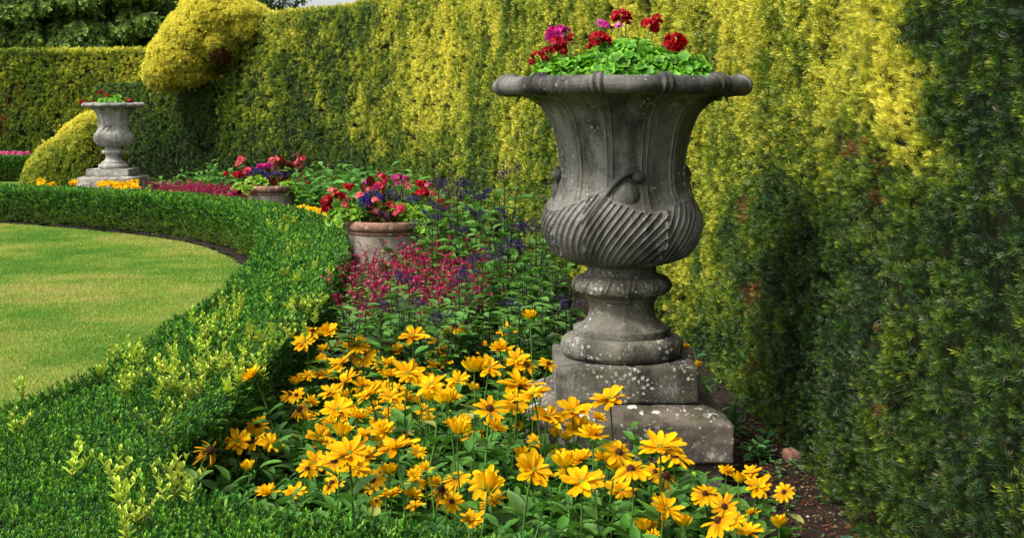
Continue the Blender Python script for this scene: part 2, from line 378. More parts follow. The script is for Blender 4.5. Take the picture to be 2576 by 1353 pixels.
# soil crumbs, seedlings
n = 9000; Q = np.column_stack([rng.uniform(-.3, 1.25, n), rng.uniform(2.8, 6, n)]); Q2 = np.column_stack([rng.uniform(-2.2, 1.1, n), rng.uniform(4, 12, n)])
Q = np.vstack([Q, Q2]); Q = Q[~ingons(Q, BOXPOLY) & ingons(Q, poly)]; z = soil_z(Q)
oct_ = (np.array([[1, 0, 0], [-1, 0, 0], [0, 1, 0], [0, -1, 0], [0, 0, .7], [0, 0, -.7]], float), np.array([[0, 2, 4, 4], [2, 1, 4, 4], [1, 3, 4, 4], [3, 0, 4, 4], [2, 0, 5, 5], [1, 2, 5, 5], [3, 1, 5, 5], [0, 3, 5, 5]]), np.zeros(6))
oct_ = (oct_[0], oct_[1][:, :3], oct_[2])
pal = np.array([(.05, .03, .018), (.02, .014, .01), (.13, .08, .045), (.22, .16, .1), (.16, .05, .025), (.3, .27, .2)])
cc = pal[rng.choice(6, len(Q), p=[.35, .3, .15, .08, .08, .04])]
mb = MB(); mb.add(*inst(oct_, np.column_stack([Q, z + .003]), frames(rng.normal(0, 1, (len(Q), 3))), rng.uniform(.002, .009, len(Q)) * rng.uniform(.7, 1.2, len(Q)), cc, cc))
lk = 2600; ql = np.column_stack([rng.uniform(-.2, 1.3, lk), rng.uniform(2.8, 6.2, lk)]); ql = ql[(rng.random(lk) < np.clip((ql[:, 0] - .3) * 1.2, .15, 1)) & ~ingons(ql, BOXPOLY)]; lk = len(ql)
pl_ = np.array([(.2, .07, .02), (.12, .05, .02), (.1, .16, .03), (.28, .2, .1)])[rng.choice(4, lk, p=[.35, .3, .2, .15])]
mb.add(*inst((np.array([[-.12, 0, 0], [.12, 0, 0], [.08, 1, .05], [-.08, 1, .05]]), np.array([[0, 1, 2, 3]]), np.zeros(4)), np.column_stack([ql, soil_z(ql) + .006]), frames(np.column_stack([rng.normal(0, 1, (lk, 2)), rng.normal(0, .15, lk)])), rng.uniform(.012, .03, lk), pl_, pl_))
tag(mb.obj('soil_crumbs', M['core'], smooth=False), kind='stuff')
def ground_cover(name, label, centers, spread, n_each, leaf_r, h, c0, c1, cat='seedlings'):
    r = rng; out = MB(); L = leaf_T(1, .95, .1, .1, 3, 2, pw=.8)
    for (cx, cy), k, sp in zip(centers, n_each, spread):
        q = np.column_stack([r.normal(cx, sp, k), r.normal(cy, sp * .8, k)]); q = q[~ingons(q, BOXPOLY)]
        if len(q) == 0: continue
        k = len(q); m = 5
        hh = r.uniform(.3, 1, k) * h
        B = np.column_stack([q, soil_z(q) + hh]); B = np.repeat(B, m, 0); az = r.uniform(0, 2 * pi, k * m)
        D = np.column_stack([np.cos(az), np.sin(az), r.normal(.25, .25, k * m)])
        out.add(*inst(L, B, frames(D), r.uniform(.6, 1.3, k * m) * leaf_r, jitter(c0, k * m), jitter(c1, k * m)))
        for i in range(0, k):
            pass
    return tag(out.obj(name, M['leaf']), label, cat, kind='stuff')
ground_cover('seedling_cover', 'tiny bright seedlings and creeping weeds on the bare soil', [(.62, 4.2), (.98, 5.0), (.85, 4.65), (.9, 4.1), (1.0, 3.75), (.72, 3.6), (.95, 3.4), (.75, 5.9), (.92, 5.6), (-.45, 4.2), (-.55, 3.9), (-.15, 4.6), (.1, 4.3), (-.3, 3.7)],
             [.12, .12, .08, .08, .1, .12, .1, .06, .1, .12, .12, .12, .12, .12], [30, 50, 30, 14, 18, 24, 20, 20, 50, 60, 60, 50, 40, 40], .014, .03, (.05, .14, .03), (.12, .28, .09))
ground_cover('ivy_cover', 'dark ivy creeping below the box hedge corner', [(-.82, 4.1), (-.78, 3.8), (-.72, 3.6), (-.8, 4.5), (1.02, 3.95), (-.55, 3.5)], [.07, .08, .08, .07, .06, .08], [26, 26, 30, 22, 14, 24], .03, .07, (.02, .06, .03), (.07, .14, .09))

# ------------------------------------------------------------------ lawn blades
def blades(poly, n, xr, yr, dens_pow=2.2):
    y = yr[0] + (yr[1] - yr[0]) * rng.random(n) ** dens_pow; x = rng.uniform(xr[0], xr[1], n)
    q = np.column_stack([x, y]); vis = (x * F / y + HX > -250); q = q[vis]; q = q[ingons(q, poly)]
    return q
lp = np.vstack([lawn_edge[::-1], [(-2.3, 1.6), (-18, 1.6), (-18, 17.5)]])
q = blades(lp, 1500000, (-9, -1.5), (4.0, 17.5), 1.9)
P3 = np.column_stack([q, np.zeros(len(q))]); g = fbm(P3, .9, 21, 4) + .35 * fbm(P3, 5, 33, 2)
st = fbm(P3 * np.array([.35, 1.3, 1]), 2.2, 40, 2)
g = g * 1.1 + .15 * st + .10 + rng.normal(0, .26, len(q))
ca, cb, cc_ = np.array([.09, .26, .022]), np.array([.29, .40, .05]), np.array([.50, .44, .13])
g = np.clip((g + .55) / 1.2, 0, 1)[:, None]; col = np.where(g < .6, ca + (cb - ca) * g / .6, cb + (cc_ - cb) * (g - .6) / .4)
bt = (np.array([[-.5, 0, 0], [.5, 0, 0], [0, 1, .0]]), np.array([[0, 1, 2]]), np.array([0, 0, 1.]))
D = np.column_stack([rng.normal(0, .45, len(q)), rng.normal(0, .45, len(q)), np.full(len(q), 1.0)])
dist = q[:, 1]; sc = np.stack([.0028 * (1 + dist * .09), rng.uniform(.010, .024, len(q)), np.ones(len(q))], 1)
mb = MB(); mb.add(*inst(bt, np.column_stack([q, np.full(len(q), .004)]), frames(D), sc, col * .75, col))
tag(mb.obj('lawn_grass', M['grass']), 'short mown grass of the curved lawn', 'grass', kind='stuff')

# ================================================================== hedges
def catr(ctrl, px, py):
    c = np.array([q[:2] for q in ctrl], float); v = np.array([q[2] for q in ctrl])
    out = np.zeros(len(px))
    for i in range(0, len(px), 20000):
        d2 = (px[i:i + 20000, None] - c[None, :, 0]) ** 2 + (py[i:i + 20000, None] - c[None, :, 1]) ** 2
        w_ = 1 / (d2 + 20 ** 2) ** 1.6; out[i:i + 20000] = (w_ * v).sum(1) / w_.sum(1)
    return out
GOLD = [(2540, 60, .06), (2500, 300, .06), (2500, 600, .08), (2500, 900, .1), (2500, 1300, .1), (2350, 100, .1), (2400, 300, .08), (2350, 600, .12), (2350, 900, .12), (2350, 1200, .12),
        (2260, 200, .95), (2255, 300, 1.0), (2270, 370, .8), (2200, 60, .95), (2230, 30, .8), (2130, 100, .65), (2100, 250, .65), (2120, 400, .4), (2000, 120, .75), (2000, 250, .65), (2000, 400, .5), (2170, 350, .45), (2200, 500, .2),
        (1900, 60, .8), (1900, 200, .7), (1900, 330, .7), (1850, 400, .5), (1950, 500, .18), (1840, 30, .85), (1800, 130, .6), (1760, 420, .5), (1760, 520, .5), (1740, 600, .6), (1820, 600, .22), (1900, 700, .08), (2050, 650, .12), (2200, 800, .1), (2000, 900, .06), (2150, 1050, .14), (2250, 1100, .18),
        (1720, 720, .55), (1740, 800, .6), (1700, 860, .4), (1800, 850, .1), (1770, 950, .25), (1680, 720, .45), (1700, 30, .75), (1560, 60, .75), (1400, 60, .65), (1300, 40, .55), (1330, 200, .6), (1330, 350, .5), (1350, 500, .5), (1300, 450, .45), (1280, 150, .5),
        (1200, 40, .9), (1180, 150, .85), (1120, 250, .8), (1080, 300, .75), (1150, 350, .55), (1200, 300, .55), (1250, 400, .5), (1050, 200, .9), (1080, 60, .8), (1000, 50, .65), (960, 150, .55), (1000, 330, .5), (1040, 420, .28), (940, 300, .55), (900, 60, .5), (860, 120, .35), (820, 40, .35), (830, 220, .32), (880, 330, .35), (900, 420, .12),
        (770, 60, .45), (770, 160, .4), (760, 280, .4), (780, 380, .22), (700, 60, .55), (680, 130, .55), (690, 230, .55), (700, 320, .35), (690, 400, .1), (620, 260, .6), (600, 330, .3), (600, 420, .06), (1100, 400, .35), (1200, 470, .35), (1150, 520, .3),
        (560, 240, .25), (520, 290, .1), (480, 340, .06), (450, 270, .16), (400, 260, .35), (380, 320, .15), (400, 420, .05), (500, 430, .05), (350, 460, .05), (640, 100, .5), (600, 90, .65), (600, 150, .62), (598, 210, .5), (592, 260, .35)]
GK = np.array([0, .12, .35, .6, .8, 1.0]); GC = np.array([(.009, .026, .008), (.020, .058, .009), (.065, .14, .010), (.165, .235, .012), (.33, .37, .020), (.74, .66, .075)])
def gold_col(g):
    g = np.clip(g, 0, 1); return np.stack([np.interp(g, GK, GC[:, k]) for k in range(3)], 1)
SPN = [needle_sprig(8, .34, .075, s) for s in range(4)]
SPM = [needle_sprig(6, .40, .095, s + 10, 1.8) for s in range(4)]
SPF = [far_sprig(s) for s in range(5)]
TUN = [tuft(s) for s in range(4)] + [needle_sprig(8, .34, .075, 33)]; TUM = [tuft(s + 5, 12, .62, .12) for s in range(4)]; TUF = [tuft(s + 9, 8, .65, .19) for s in range(4)]
def surf_noise(P, k=1.0):
    q = P * np.array([1, 1, .85])
    return k * (.035 * fbm(q, .7, 3, 2) + .028 * fbm(q, 3.2, 8, 2) + .028 * fbm(q, 8, 11, 2))
def place_sprigs(mb, P, Nn, g, size, temps, spread=.55, upb=.35, dead=None, cjit=.13, fill=0.0, tipgain=.30):
    """P roots, Nn outward normals, g goldness; sprigs of the given size"""
    ck = 20 if size < .040 else 13
    cl = vnoise(P, ck, 333) + .5 * vnoise(P, ck * 2.1, 334); kp = rng.random(len(P)) < np.clip(.52 + fill + 1.05 * cl, .03 + max(fill, 0) * .5, 1)
    P = P[kp]; Nn = Nn[kp]; g = g[kp]; cl = cl[kp]; dead = None if dead is None else dead[kp]
    P = P + Nn * (cl * .022)[:, None]; g = g + .10 * cl * np.clip(g * 2, .2, 1)
    n = len(P); D = Nn * 1.0 + np.array([0, 0, upb + .1]) + rng.normal(0, spread, (n, 3))
    # sag some shoots sideways along a slowly varying direction so that neighbours lie alike, as sheared yew does
    D += .18 * np.stack([fbm(P, 2.5, 50, 1), fbm(P, 2.5, 60, 1), fbm(P, 2.5, 70, 1)], 1)
    R = frames(D, up=Nn + rng.normal(0, .4, (n, 3)), roll=rng.normal(0, .6, n)); idx = rng.integers(0, len(temps), n)
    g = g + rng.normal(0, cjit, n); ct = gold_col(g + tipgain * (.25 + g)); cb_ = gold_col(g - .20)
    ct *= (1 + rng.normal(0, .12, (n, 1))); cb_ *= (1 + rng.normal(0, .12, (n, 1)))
    pl = rng.random(n) < np.where(g < .3, .09, .03); ct[pl] = jitter((.16, .18, .09), int(pl.sum()), .3)
    if dead is not None:
        dc = jitter((.22, .10, .028), n, .35); ct = np.where(dead[:, None], dc, ct); cb_ = np.where(dead[:, None], dc * .6, cb_)
    sz = size * rng.uniform(.7, 1.3, n)
    for k in range(len(temps)):
        m = idx == k
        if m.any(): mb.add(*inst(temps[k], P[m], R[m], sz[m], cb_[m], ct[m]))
def curve_frame(c, s, sq):
    x = np.interp(sq, s, c[:, 0]); y = np.interp(sq, s, c[:, 1]); t_ = norm(np.gradient(c, axis=0))
    tx = np.interp(sq, s, t_[:, 0]); ty = np.interp(sq, s, t_[:, 1]); nn = norm(np.stack([-ty, tx, np.zeros(len(sq))], 1))
    return np.stack([x, y], 1), nn
BATTER = .22
def hedge_face(c, s, sq, zq, H, k=1.0, batter=BATTER, rnd=.12):
    b, nn = curve_frame(c, s, sq); P = np.column_stack([b, zq])
    off = -batter * zq / H + surf_noise(P, k)
    over = np.clip((zq - (H - rnd)) / rnd, 0, 1); off = off - rnd * (1 - np.sqrt(np.clip(1 - over ** 2, 0, 1)))
    P[:, :2] += nn[:, :2] * off[:, None]; n3 = nn + np.array([0, 0, 1.0]) * over[:, None]
    return P, norm(n3)
def hedge_core(name, c, s, H, thick, parent, inset=.1, k=1.0, step=.12, batter=BATTER, Hfun=None):
    sq = np.arange(0, s[-1] + 1e-6, step); zq = np.append(np.arange(0, H - .06, step), H - .06)
    S, Z = np.meshgrid(sq, zq, indexing='ij'); P, nn = hedge_face(c, s, S.ravel(), Z.ravel(), H, k, batter); nu, nv = S.shape
    P[:, :2] -= nn[:, :2] * inset; P = P.reshape(nu, nv, 3)
    b, n2 = curve_frame(c, s, sq); back = np.column_stack([b, np.zeros(nu)]) - n2 * thick
    bt_ = back.copy(); bt_[:, 2] = H - .08; back[:, 2] = 0
    G = np.concatenate([P, bt_[:, None], back[:, None]], 1); nv2 = nv + 2
    mb = MB(); Fc = gridfaces(nu, nv2)
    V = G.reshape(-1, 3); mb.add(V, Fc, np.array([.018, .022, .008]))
    # end caps
    for e in (0, nu - 1):
        E = G[e]; cc = np.vstack([E, E.mean(0)]); k_ = len(E)
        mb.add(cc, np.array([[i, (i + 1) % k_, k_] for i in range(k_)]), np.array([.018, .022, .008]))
    return mb.obj(name, M['core'], parent, smooth=False)

def yew_hedge():
    root = thing('yew_hedge', 'tall clipped yew hedge streaked gold and green running behind the flower bed', 'hedge', (1.2, 2.5, 0))
    loc = -np.array([1.2, 2.5, 0]); H = 3.12
    hedge_core('inner_branches', tall_c, tall_s, H, 1.3, root).location = tuple(loc)
    fol = MB(); Ys = np.interp(np.arange(len(tall_c)), np.arange(len(tall_c)), tall_c[:, 1]); S_end = tall_s[-1]
    def sample(n, y0, y1, zlo, zhi):
        s0 = np.interp(y0, tall_c[:, 1], tall_s); s1 = np.interp(y1, tall_c[:, 1], tall_s)
        sq = rng.uniform(s0, s1, n); zq = rng.uniform(zlo, zhi, n); return sq, zq, (s1 - s0) * (zhi - zlo)
    zones = [(2.0, 3.6, 8500, .032, TUN), (3.6, 5.2, 8500, .032, TUN), (5.2, 8.0, 6500, .035, TUM), (8.0, 12, 4200, .042, TUM), (12, 17, 3300, .046, TUF), (17, 23.3, 2700, .052, TUF)]
    for y0, y1, dens, size, temps in zones:
        ztop = min(H, CAMZ + .089 * y1 + .35); area = (np.interp(y1, tall_c[:, 1], tall_s) - np.interp(y0, tall_c[:, 1], tall_s))
        for zlo, zhi, dd in ((0, ztop, dens), (ztop, H, 250 if y1 < 12 else dens)):
            if zhi - zlo < .05: continue
            n = int(dd * area * (zhi - zlo))
            sq, zq, _ = sample(n, y0, y1, zlo + .01, zhi)
            P, nn = hedge_face(tall_c, tall_s, sq, zq, H)
            P -= nn * (rng.uniform(0, 1, n) ** 1.5 * .07 + .01)[:, None]
            px, py = proj(P); px = px + 90 * fbm(P, 1.1, 91, 3); py = py + 55 * fbm(P, 1.1, 95, 3)
            # growth streaks lean along the face
            st = .38 * fbm(np.column_stack([sq * 2.2 - zq * 1.1, zq * .8, np.zeros(n)]), 1.1, 120, 4) + .75 * fbm(P, 1.8, 125, 4)
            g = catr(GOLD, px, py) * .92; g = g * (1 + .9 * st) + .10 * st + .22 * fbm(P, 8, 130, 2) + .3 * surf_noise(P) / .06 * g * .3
            dead = (fbm(P, 4, 140, 2) > .62) & (rng.random(n) < .6) & (g < .5)
            for (dx, dy, rr) in ((1890, 520, 22), (2180, 515, 22), (2190, 865, 14), (1180, 0, 1), (1890, 740, 20), (2240, 1040, 12)):
                dead |= ((px - dx) ** 2 + ((py - dy) * .6) ** 2 < rr ** 2) & (rng.random(n) < .6)
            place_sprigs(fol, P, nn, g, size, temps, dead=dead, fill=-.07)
            # sparse grey bare twiggy zone on the near face
            if y0 < 8:
                m = (rng.random(n) < .12) & (fbm(P, 1.7, 150, 2) > -.05)
                Pm = P[m] - nn[m] * .015
                tl = (np.array([[-.03, 0, 0], [.03, 0, 0], [.015, 1, .1], [-.015, 1, .1]]), np.array([[0, 1, 2, 3]]), np.array([0, 0, 1, 1.]))
                fol.add(*inst(tl, Pm, frames(nn[m] + rng.normal(0, .8, (len(Pm), 3))), .05, jitter((.14, .12, .08), len(Pm), .3), jitter((.2, .22, .1), len(Pm), .3)))
    # top edge fringe and far end
    n = 9000; sq = rng.uniform(np.interp(10, tall_c[:, 1], tall_s), S_end, n); b, nn = curve_frame(tall_c, tall_s, sq); dp = rng.uniform(0, .9, n)
    P = np.column_stack([b, np.full(n, H - .05)]); P -= nn * (BATTER + dp)[:, None]; P[:, 2] += .05 * fbm(P, 1.2, 200, 2)
    px, py = proj(P); place_sprigs(fol, P, np.tile([0, 0, 1.], (n, 1)), np.clip(catr(GOLD, px, py + 20) + .25, 0, 1), .1, SPF)
    e = tall_c[-1]; _, nn = curve_frame(tall_c, tall_s, np.array([S_end])); tt = norm(tall_c[-1] - tall_c[-3]); n = 2500
    dp = rng.uniform(-.1, 1.3, n); zz = rng.uniform(1.2, H, n); P = np.column_stack([e[0] - nn[0, 0] * dp, e[1] - nn[0, 1] * dp, zz]); P[:, :2] += tt * .03
    P[:, :2] -= nn[0, :2] * (BATTER * zz / H)[:, None]
    place_sprigs(fol, P, np.tile([tt[0], tt[1], 0], (n, 1)), np.full(n, .5), .1, SPF)
    fol.obj('foliage', M['yew'], root, loc=tuple(loc))
yew_hedge()

def low_hedge():
    root = thing('yew_hedge', 'lower dark green yew hedge under the golden topiary dome behind the far urn', 'hedge', (-6, 24, 0)); loc = (6, -24, 0)
    H = 1.95; hedge_core('inner_branches', low_c, low_s, H, 1.6, root, batter=.05).location = loc
    fol = MB(); n = int(2700 * low_s[-1] * H); sq = rng.uniform(0, low_s[-1], n); zq = rng.uniform(0, H, n)
    P, nn = hedge_face(low_c, low_s, sq, zq, H, 1, .05); px, py = proj(P); px = px + 15 * fbm(P, 1.5, 91)
    g = catr(GOLD, px, py) * .9 + .12 * fbm(P, 2.5, 300, 2)
    place_sprigs(fol, P, nn, g + .07, .052, TUF, tipgain=.15)
    n = 5000; sq = rng.uniform(0, low_s[-1], n); b, nn = curve_frame(low_c, low_s, sq); P = np.column_stack([b, np.full(n, H - .05)]) - nn * rng.uniform(0, 1.5, n)[:, None]
    place_sprigs(fol, P, np.tile([0, 0, 1.], (n, 1)), np.full(n, .2), .1, SPF)
    fol.obj('foliage', M['yew'], root, loc=loc)
low_hedge()

def far_hedge():
    root = thing('yew_hedge', 'distant flat-topped green hedge with orange dead patches closing the garden', 'hedge', (-10, 30, 0)); loc = (10, -30, 0)
    c, s = resample(np.array([(-7.6, 29.6), (-9.5, 30.0), (-14.5, 30.6)]), .1); H = 2.86
    hedge_core('inner_branches', c, s, H, 1.6, root, batter=.05).location = loc
    fol = MB(); n = int(1700 * s[-1] * H); sq = rng.uniform(0, s[-1], n); zq = rng.uniform(0, H, n)
    P, nn = hedge_face(c, s, sq, zq, H, 1.1, .05); px, py = proj(P)
    ctl = [(0, 150, .3), (100, 160, .28), (200, 180, .42), (270, 170, .45), (350, 160, .5), (370, 230, .5), (250, 250, .55), (300, 290, .5), (150, 250, .3), (60, 250, .22), (20, 330, .15), (100, 350, .2), (200, 330, .3), (350, 300, .35), (30, 400, .1), (100, 420, .1), (-80, 200, .2)]
    g = catr(ctl, px, py) * (1 + .6 * fbm(np.column_stack([sq * 2 + zq * .8, zq * .4, zq * 0]), 1.2, 310, 3)) + .1 * fbm(P, 4, 320, 2)
    dead = np.zeros(n, bool)
    for (dx, dy, rx, ry) in ((25, 258, 9, 16), (45, 225, 8, 12), (15, 240, 7, 14), (8, 300, 10, 12), (75, 130, 4, 8), (130, 215, 4, 5), (165, 222, 7, 3), (5, 330, 8, 20)):
        dead |= (((px - dx) / rx) ** 2 + ((py - dy) / ry) ** 2 < 1) & (rng.random(n) < .7)
    place_sprigs(fol, P, nn, g + .17, .065, TUF, dead=dead, fill=.15)
    n = 9000; sq = rng.uniform(0, s[-1], n); b, nn = curve_frame(c, s, sq); P = np.column_stack([b, np.full(n, H - .06)]) - nn * rng.uniform(-.02, 1.4, n)[:, None]; px, py = proj(P)
    place_sprigs(fol, P, np.tile([0, 0, 1.], (n, 1)), np.where(px > 110, .72, .38) + .2 * fbm(P, 2, 330, 2), .14, SPF)
    fol.obj('foliage', M['yew'], root, loc=loc)
far_hedge()

# lumps of clipped golden yew: union of ellipsoids, sampled on the outer surface
def lump(name, label, cat, ells, dens, size, gfun, base, clip=None, corecol=(.03, .03, .01)):
    root = thing(name, label, cat, base); loc = tuple(-np.array(base, float)); fol = MB(); core = MB()
    for i, (c, r) in enumerate(ells):
        c = np.array(c); r = np.array(r); n = int(dens * 4 * pi * ((r[0] * r[1] + r[1] * r[2] + r[0] * r[2]) / 3))
        d_ = norm(rng.normal(0, 1, (n, 3))); P = c + d_ * r; nn = norm(d_ / r)
        ok = np.ones(n, bool)
        for j, (c2, r2) in enumerate(ells):
            if j != i: ok &= ((((P - np.array(c2)) / np.array(r2)) ** 2).sum(1) > .97)
        if clip is not None: ok &= clip(P)
        P, nn = P[ok], nn[ok]; P += nn * (surf_noise(P, 1.0) - rng.uniform(0, .06, len(P)) + np.where(rng.random(len(P)) < .012, rng.uniform(.02, .09, len(P)), 0))[:, None]
        g = gfun(P, nn); dead = g < -1
        place_sprigs(fol, P, nn, np.where(dead, .2, g), size, TUF, upb=.2, dead=dead, cjit=.1, fill=.34)
        u = np.linspace(0, pi, 24); v = np.linspace(0, 2 * pi, 32, endpoint=False); U, Vv = np.meshgrid(u, v, indexing='ij')
        dd = np.stack([np.sin(U) * np.cos(Vv), np.sin(U) * np.sin(Vv), np.cos(U)], 2).reshape(-1, 3); Q = c + dd * (r - .12)
        if clip is not None:
            Q[:, 2] = np.maximum(Q[:, 2], 0)
        core.add(Q, gridfaces(24, 32, True), np.array(corecol))
    core.obj('inner_branches', M['core'], root, loc=loc); fol.obj('foliage', M['yew'], root, loc=loc)
YD = 23.3; pxm = YD / F
def dpos(px, py, dy=0.0): return at_y(px, py, YD + dy)
def gdome(P, nn):
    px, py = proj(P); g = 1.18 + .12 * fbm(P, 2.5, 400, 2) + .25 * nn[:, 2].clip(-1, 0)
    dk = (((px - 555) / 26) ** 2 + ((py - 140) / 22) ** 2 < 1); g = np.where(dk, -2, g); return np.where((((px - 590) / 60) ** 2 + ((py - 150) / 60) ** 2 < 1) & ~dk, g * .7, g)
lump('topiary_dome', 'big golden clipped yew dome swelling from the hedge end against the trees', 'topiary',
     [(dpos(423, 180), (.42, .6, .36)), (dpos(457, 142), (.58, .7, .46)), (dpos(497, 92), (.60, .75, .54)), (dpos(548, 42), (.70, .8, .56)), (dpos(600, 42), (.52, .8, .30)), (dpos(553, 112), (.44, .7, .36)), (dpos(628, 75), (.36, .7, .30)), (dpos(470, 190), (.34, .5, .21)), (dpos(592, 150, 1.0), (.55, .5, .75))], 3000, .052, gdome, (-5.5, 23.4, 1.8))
def gshrub(P, nn):  # lit top and darker lower part painted into the goldness by height
    return np.interp(P[:, 2] + .16 * fbm(P, 1.5, 411, 2) - .62 - .5 * (P[:, 0] + 8.38), [-.4, -.08, .1, .4], [.52, .6, 1.05, 1.18]) + .14 * fbm(P, 3, 410, 2)
lump('topiary_shrub', 'rounded golden clipped shrub to the left of the far urn', 'shrub', [((-7.78, 22.9, .05), (.72, .9, .95)), ((-7.5, 23.0, .1), (.68, .95, 1.2)), ((-7.36, 23.0, .2), (.55, .95, 1.25))], 3000, .052, gshrub, (-7.5, 22.9, 0), clip=lambda P: P[:, 2] > 0)

# ------------------------------------------------------------------ box hedges
BS = [box_sprig(s) for s in range(4)]; BSF = [box_sprig(s + 9, 3, .55) for s in range(3)]
BH = .42
def box_col(n, z, young=.0):
    c = jitter((.028, .10, .013), n, .25); y = rng.random(n) < .30 + young
    c[y] = jitter((.10, .235, .02), int(y.sum()), .25)
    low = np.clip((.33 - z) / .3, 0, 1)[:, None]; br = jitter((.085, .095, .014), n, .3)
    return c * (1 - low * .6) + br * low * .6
def box_hedge():
    base = (-1.3, 4.5, 0); root = thing('box_hedge', 'low clipped dark green box hedge curving between lawn and flower bed', 'hedge', base); loc = tuple(-np.array(base, float))
    # core
    bm = bmesh.new(); cen = BOXPOLY; d_ = norm(np.roll(cen, -1, 0) - np.roll(cen, 1, 0)); nrm = np.stack([-d_[:, 1], d_[:, 0]], 1)
    test = cen + nrm * .05; sg = 1 if ingons(test, cen).mean() > .5 else -1
    inset = cen + nrm * sg * .05
    inset = inset[::2]
    vb = [bm.verts.new((x, y, 0)) for x, y in inset]; vt = [bm.verts.new((x, y, BH - .045)) for x, y in inset]; k = len(vb)
    for i in range(k): bm.faces.new((vb[i], vb[(i + 1) % k], vt[(i + 1) % k], vt[i]))
    bm.faces.new(vt); bm.normal_update(); bmesh.ops.triangulate(bm, faces=[f for f in bm.faces if len(f.verts) > 4]); bmesh.ops.recalc_face_normals(bm, faces=bm.faces)
    me = bpy.data.meshes.new('inner_branches'); bm.to_mesh(me); bm.free(); me.materials.append(M['core'])
    a = me.attributes.new('tint', 'FLOAT_COLOR', 'POINT'); a.data.foreach_set('color', np.tile(np.array([.012, .02, .006, 1], np.float32), len(me.vertices)))
    link('inner_branches', me, root, loc)
    fol = MB()
    def put(P, Dm, size, temps, c, tipm=1.5):
        n = len(P); R = frames(Dm, roll=rng.uniform(0, 6.28, n)); idx = rng.integers(0, len(temps), n); sz = size * rng.uniform(.75, 1.25, n)
        for k in range(len(temps)):
            m = idx == k
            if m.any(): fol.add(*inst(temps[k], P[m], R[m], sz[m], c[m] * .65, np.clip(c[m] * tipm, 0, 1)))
    # top
    for (y0, y1, dens, size, T) in ((2.0, 2.8, 1200, .045, BS), (2.8, 4.0, 8200, .028, BS), (4.0, 5.5, 6800, .030, BS), (5.5, 8, 4600, .034, BSF), (8, 12, 2600, .04, BSF), (12, 20, 900, .06, BSF)):
        xs = (cen[:, 0][(cen[:, 1] > y0 - .5) & (cen[:, 1] < y1 + .5)]); x0, x1 = xs.min(), xs.max(); n = int(dens * (x1 - x0) * (y1 - y0))
        q = np.column_stack([rng.uniform(x0, x1, n), rng.uniform(y0, y1, n)]); q = q[ingons(q, cen)]; n = len(q)
        P = np.column_stack([q, np.full(n, BH - .05)]); P[:, 2] += .02 * fbm(P, 2.2, 500, 2) + rng.normal(0, .005, n)
        g = fbm(P, 3.5, 510, 2)
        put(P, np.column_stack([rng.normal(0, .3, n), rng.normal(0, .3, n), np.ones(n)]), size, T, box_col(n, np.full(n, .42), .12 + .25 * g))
    # sides
    ring = np.vstack([cen, cen[:1]]); rc, rs = resample(ring, .02); t_ = norm(np.gradient(rc, axis=0)); n2 = np.stack([-t_[:, 1], t_[:, 0]], 1) * (-sg)
    dens_y = lambda y: np.where(y < 6, 4600, np.where(y < 10, 3400, 2000))
    n = 260000; i = rng.integers(0, len(rc), n); z = rng.uniform(0.02, BH, n); y = rc[i, 1]; keep = (rng.random(n) < dens_y(y) * rs[-1] * BH / n) & (y > 2.4); i, z, y = i[keep], z[keep], y[keep]; n = len(i)
    P = np.column_stack([rc[i], z]); nn = np.column_stack([n2[i], np.zeros(n)]); rd = np.clip((z - (BH - .07)) / .07, 0, 1)
    P += nn * (.03 * fbm(P, 2.5, 520, 2) - .03 - .05 * rd ** 2 + rng.normal(0, .012, n))[:, None]
    D = nn * .8 + np.array([0, 0, .7]) + rng.normal(0, .45, (n, 3))
    m = y < 6
    c = box_col(n, z)
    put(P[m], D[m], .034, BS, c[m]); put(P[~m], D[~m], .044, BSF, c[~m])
    fol.obj('foliage', M['box'], root, loc=loc)
    # young pale shoots standing above the clipped top, each a part
    SH = []
    A = [(120, 480), (75, 640), (570, 300), (680, 300), (745, 330), (780, 300), (930, 300), (905, 380), (870, 370), (920, 560), (885, 640), (680, 410), (720, 420), (660, 460), (820, 490), (890, 430), (990, 450), (1050, 470), (1010, 500), (950, 460), (1060, 370), (1020, 130), (1150, 110), (1190, 120), (1180, 50), (1240, 20), (1275, 60), (1250, 110), (1220, 130), (1140, 170), (1200, 200), (1080, 210), (1100, 160), (1060, 230), (1085, 260), (1100, 330), (1110, 370), (1150, 370), (1180, 350), (1240, 380), (1310, 200), (1380, 220), (1450, 190), (1470, 240), (1560, 190), (1620, 190), (1690, 40), (1640, 60), (1580, 50), (1540, 80), (1430, 30), (1230, 330), (1300, 300), (1350, 310), (1390, 370), (1250, 420), (350, 830), (370, 860), (600, 880), (640, 990), (860, 960), (905, 940), (970, 900), (1000, 990), (740, 1100), (690, 1180), (1215, 480), (500, 410)]
    for (a_, b_) in A: SH.append((a_ * .475, 710 + .475 * b_))
    B = [(30, 540), (60, 600), (15, 650), (130, 740), (25, 760), (85, 800), (190, 860), (15, 900), (65, 920), (95, 1070), (50, 1100), (155, 1090), (235, 1060), (190, 1150), (60, 1230), (265, 900), (-40, 560), (-70, 620), (-90, 560), (5, 590), (-20, 640)]
    for (a_, b_) in B: SH.append((710 + .42 * a_, 284 + .42 * b_))
    L = leaf_T(1, .55, .14, .1, 3, 4)
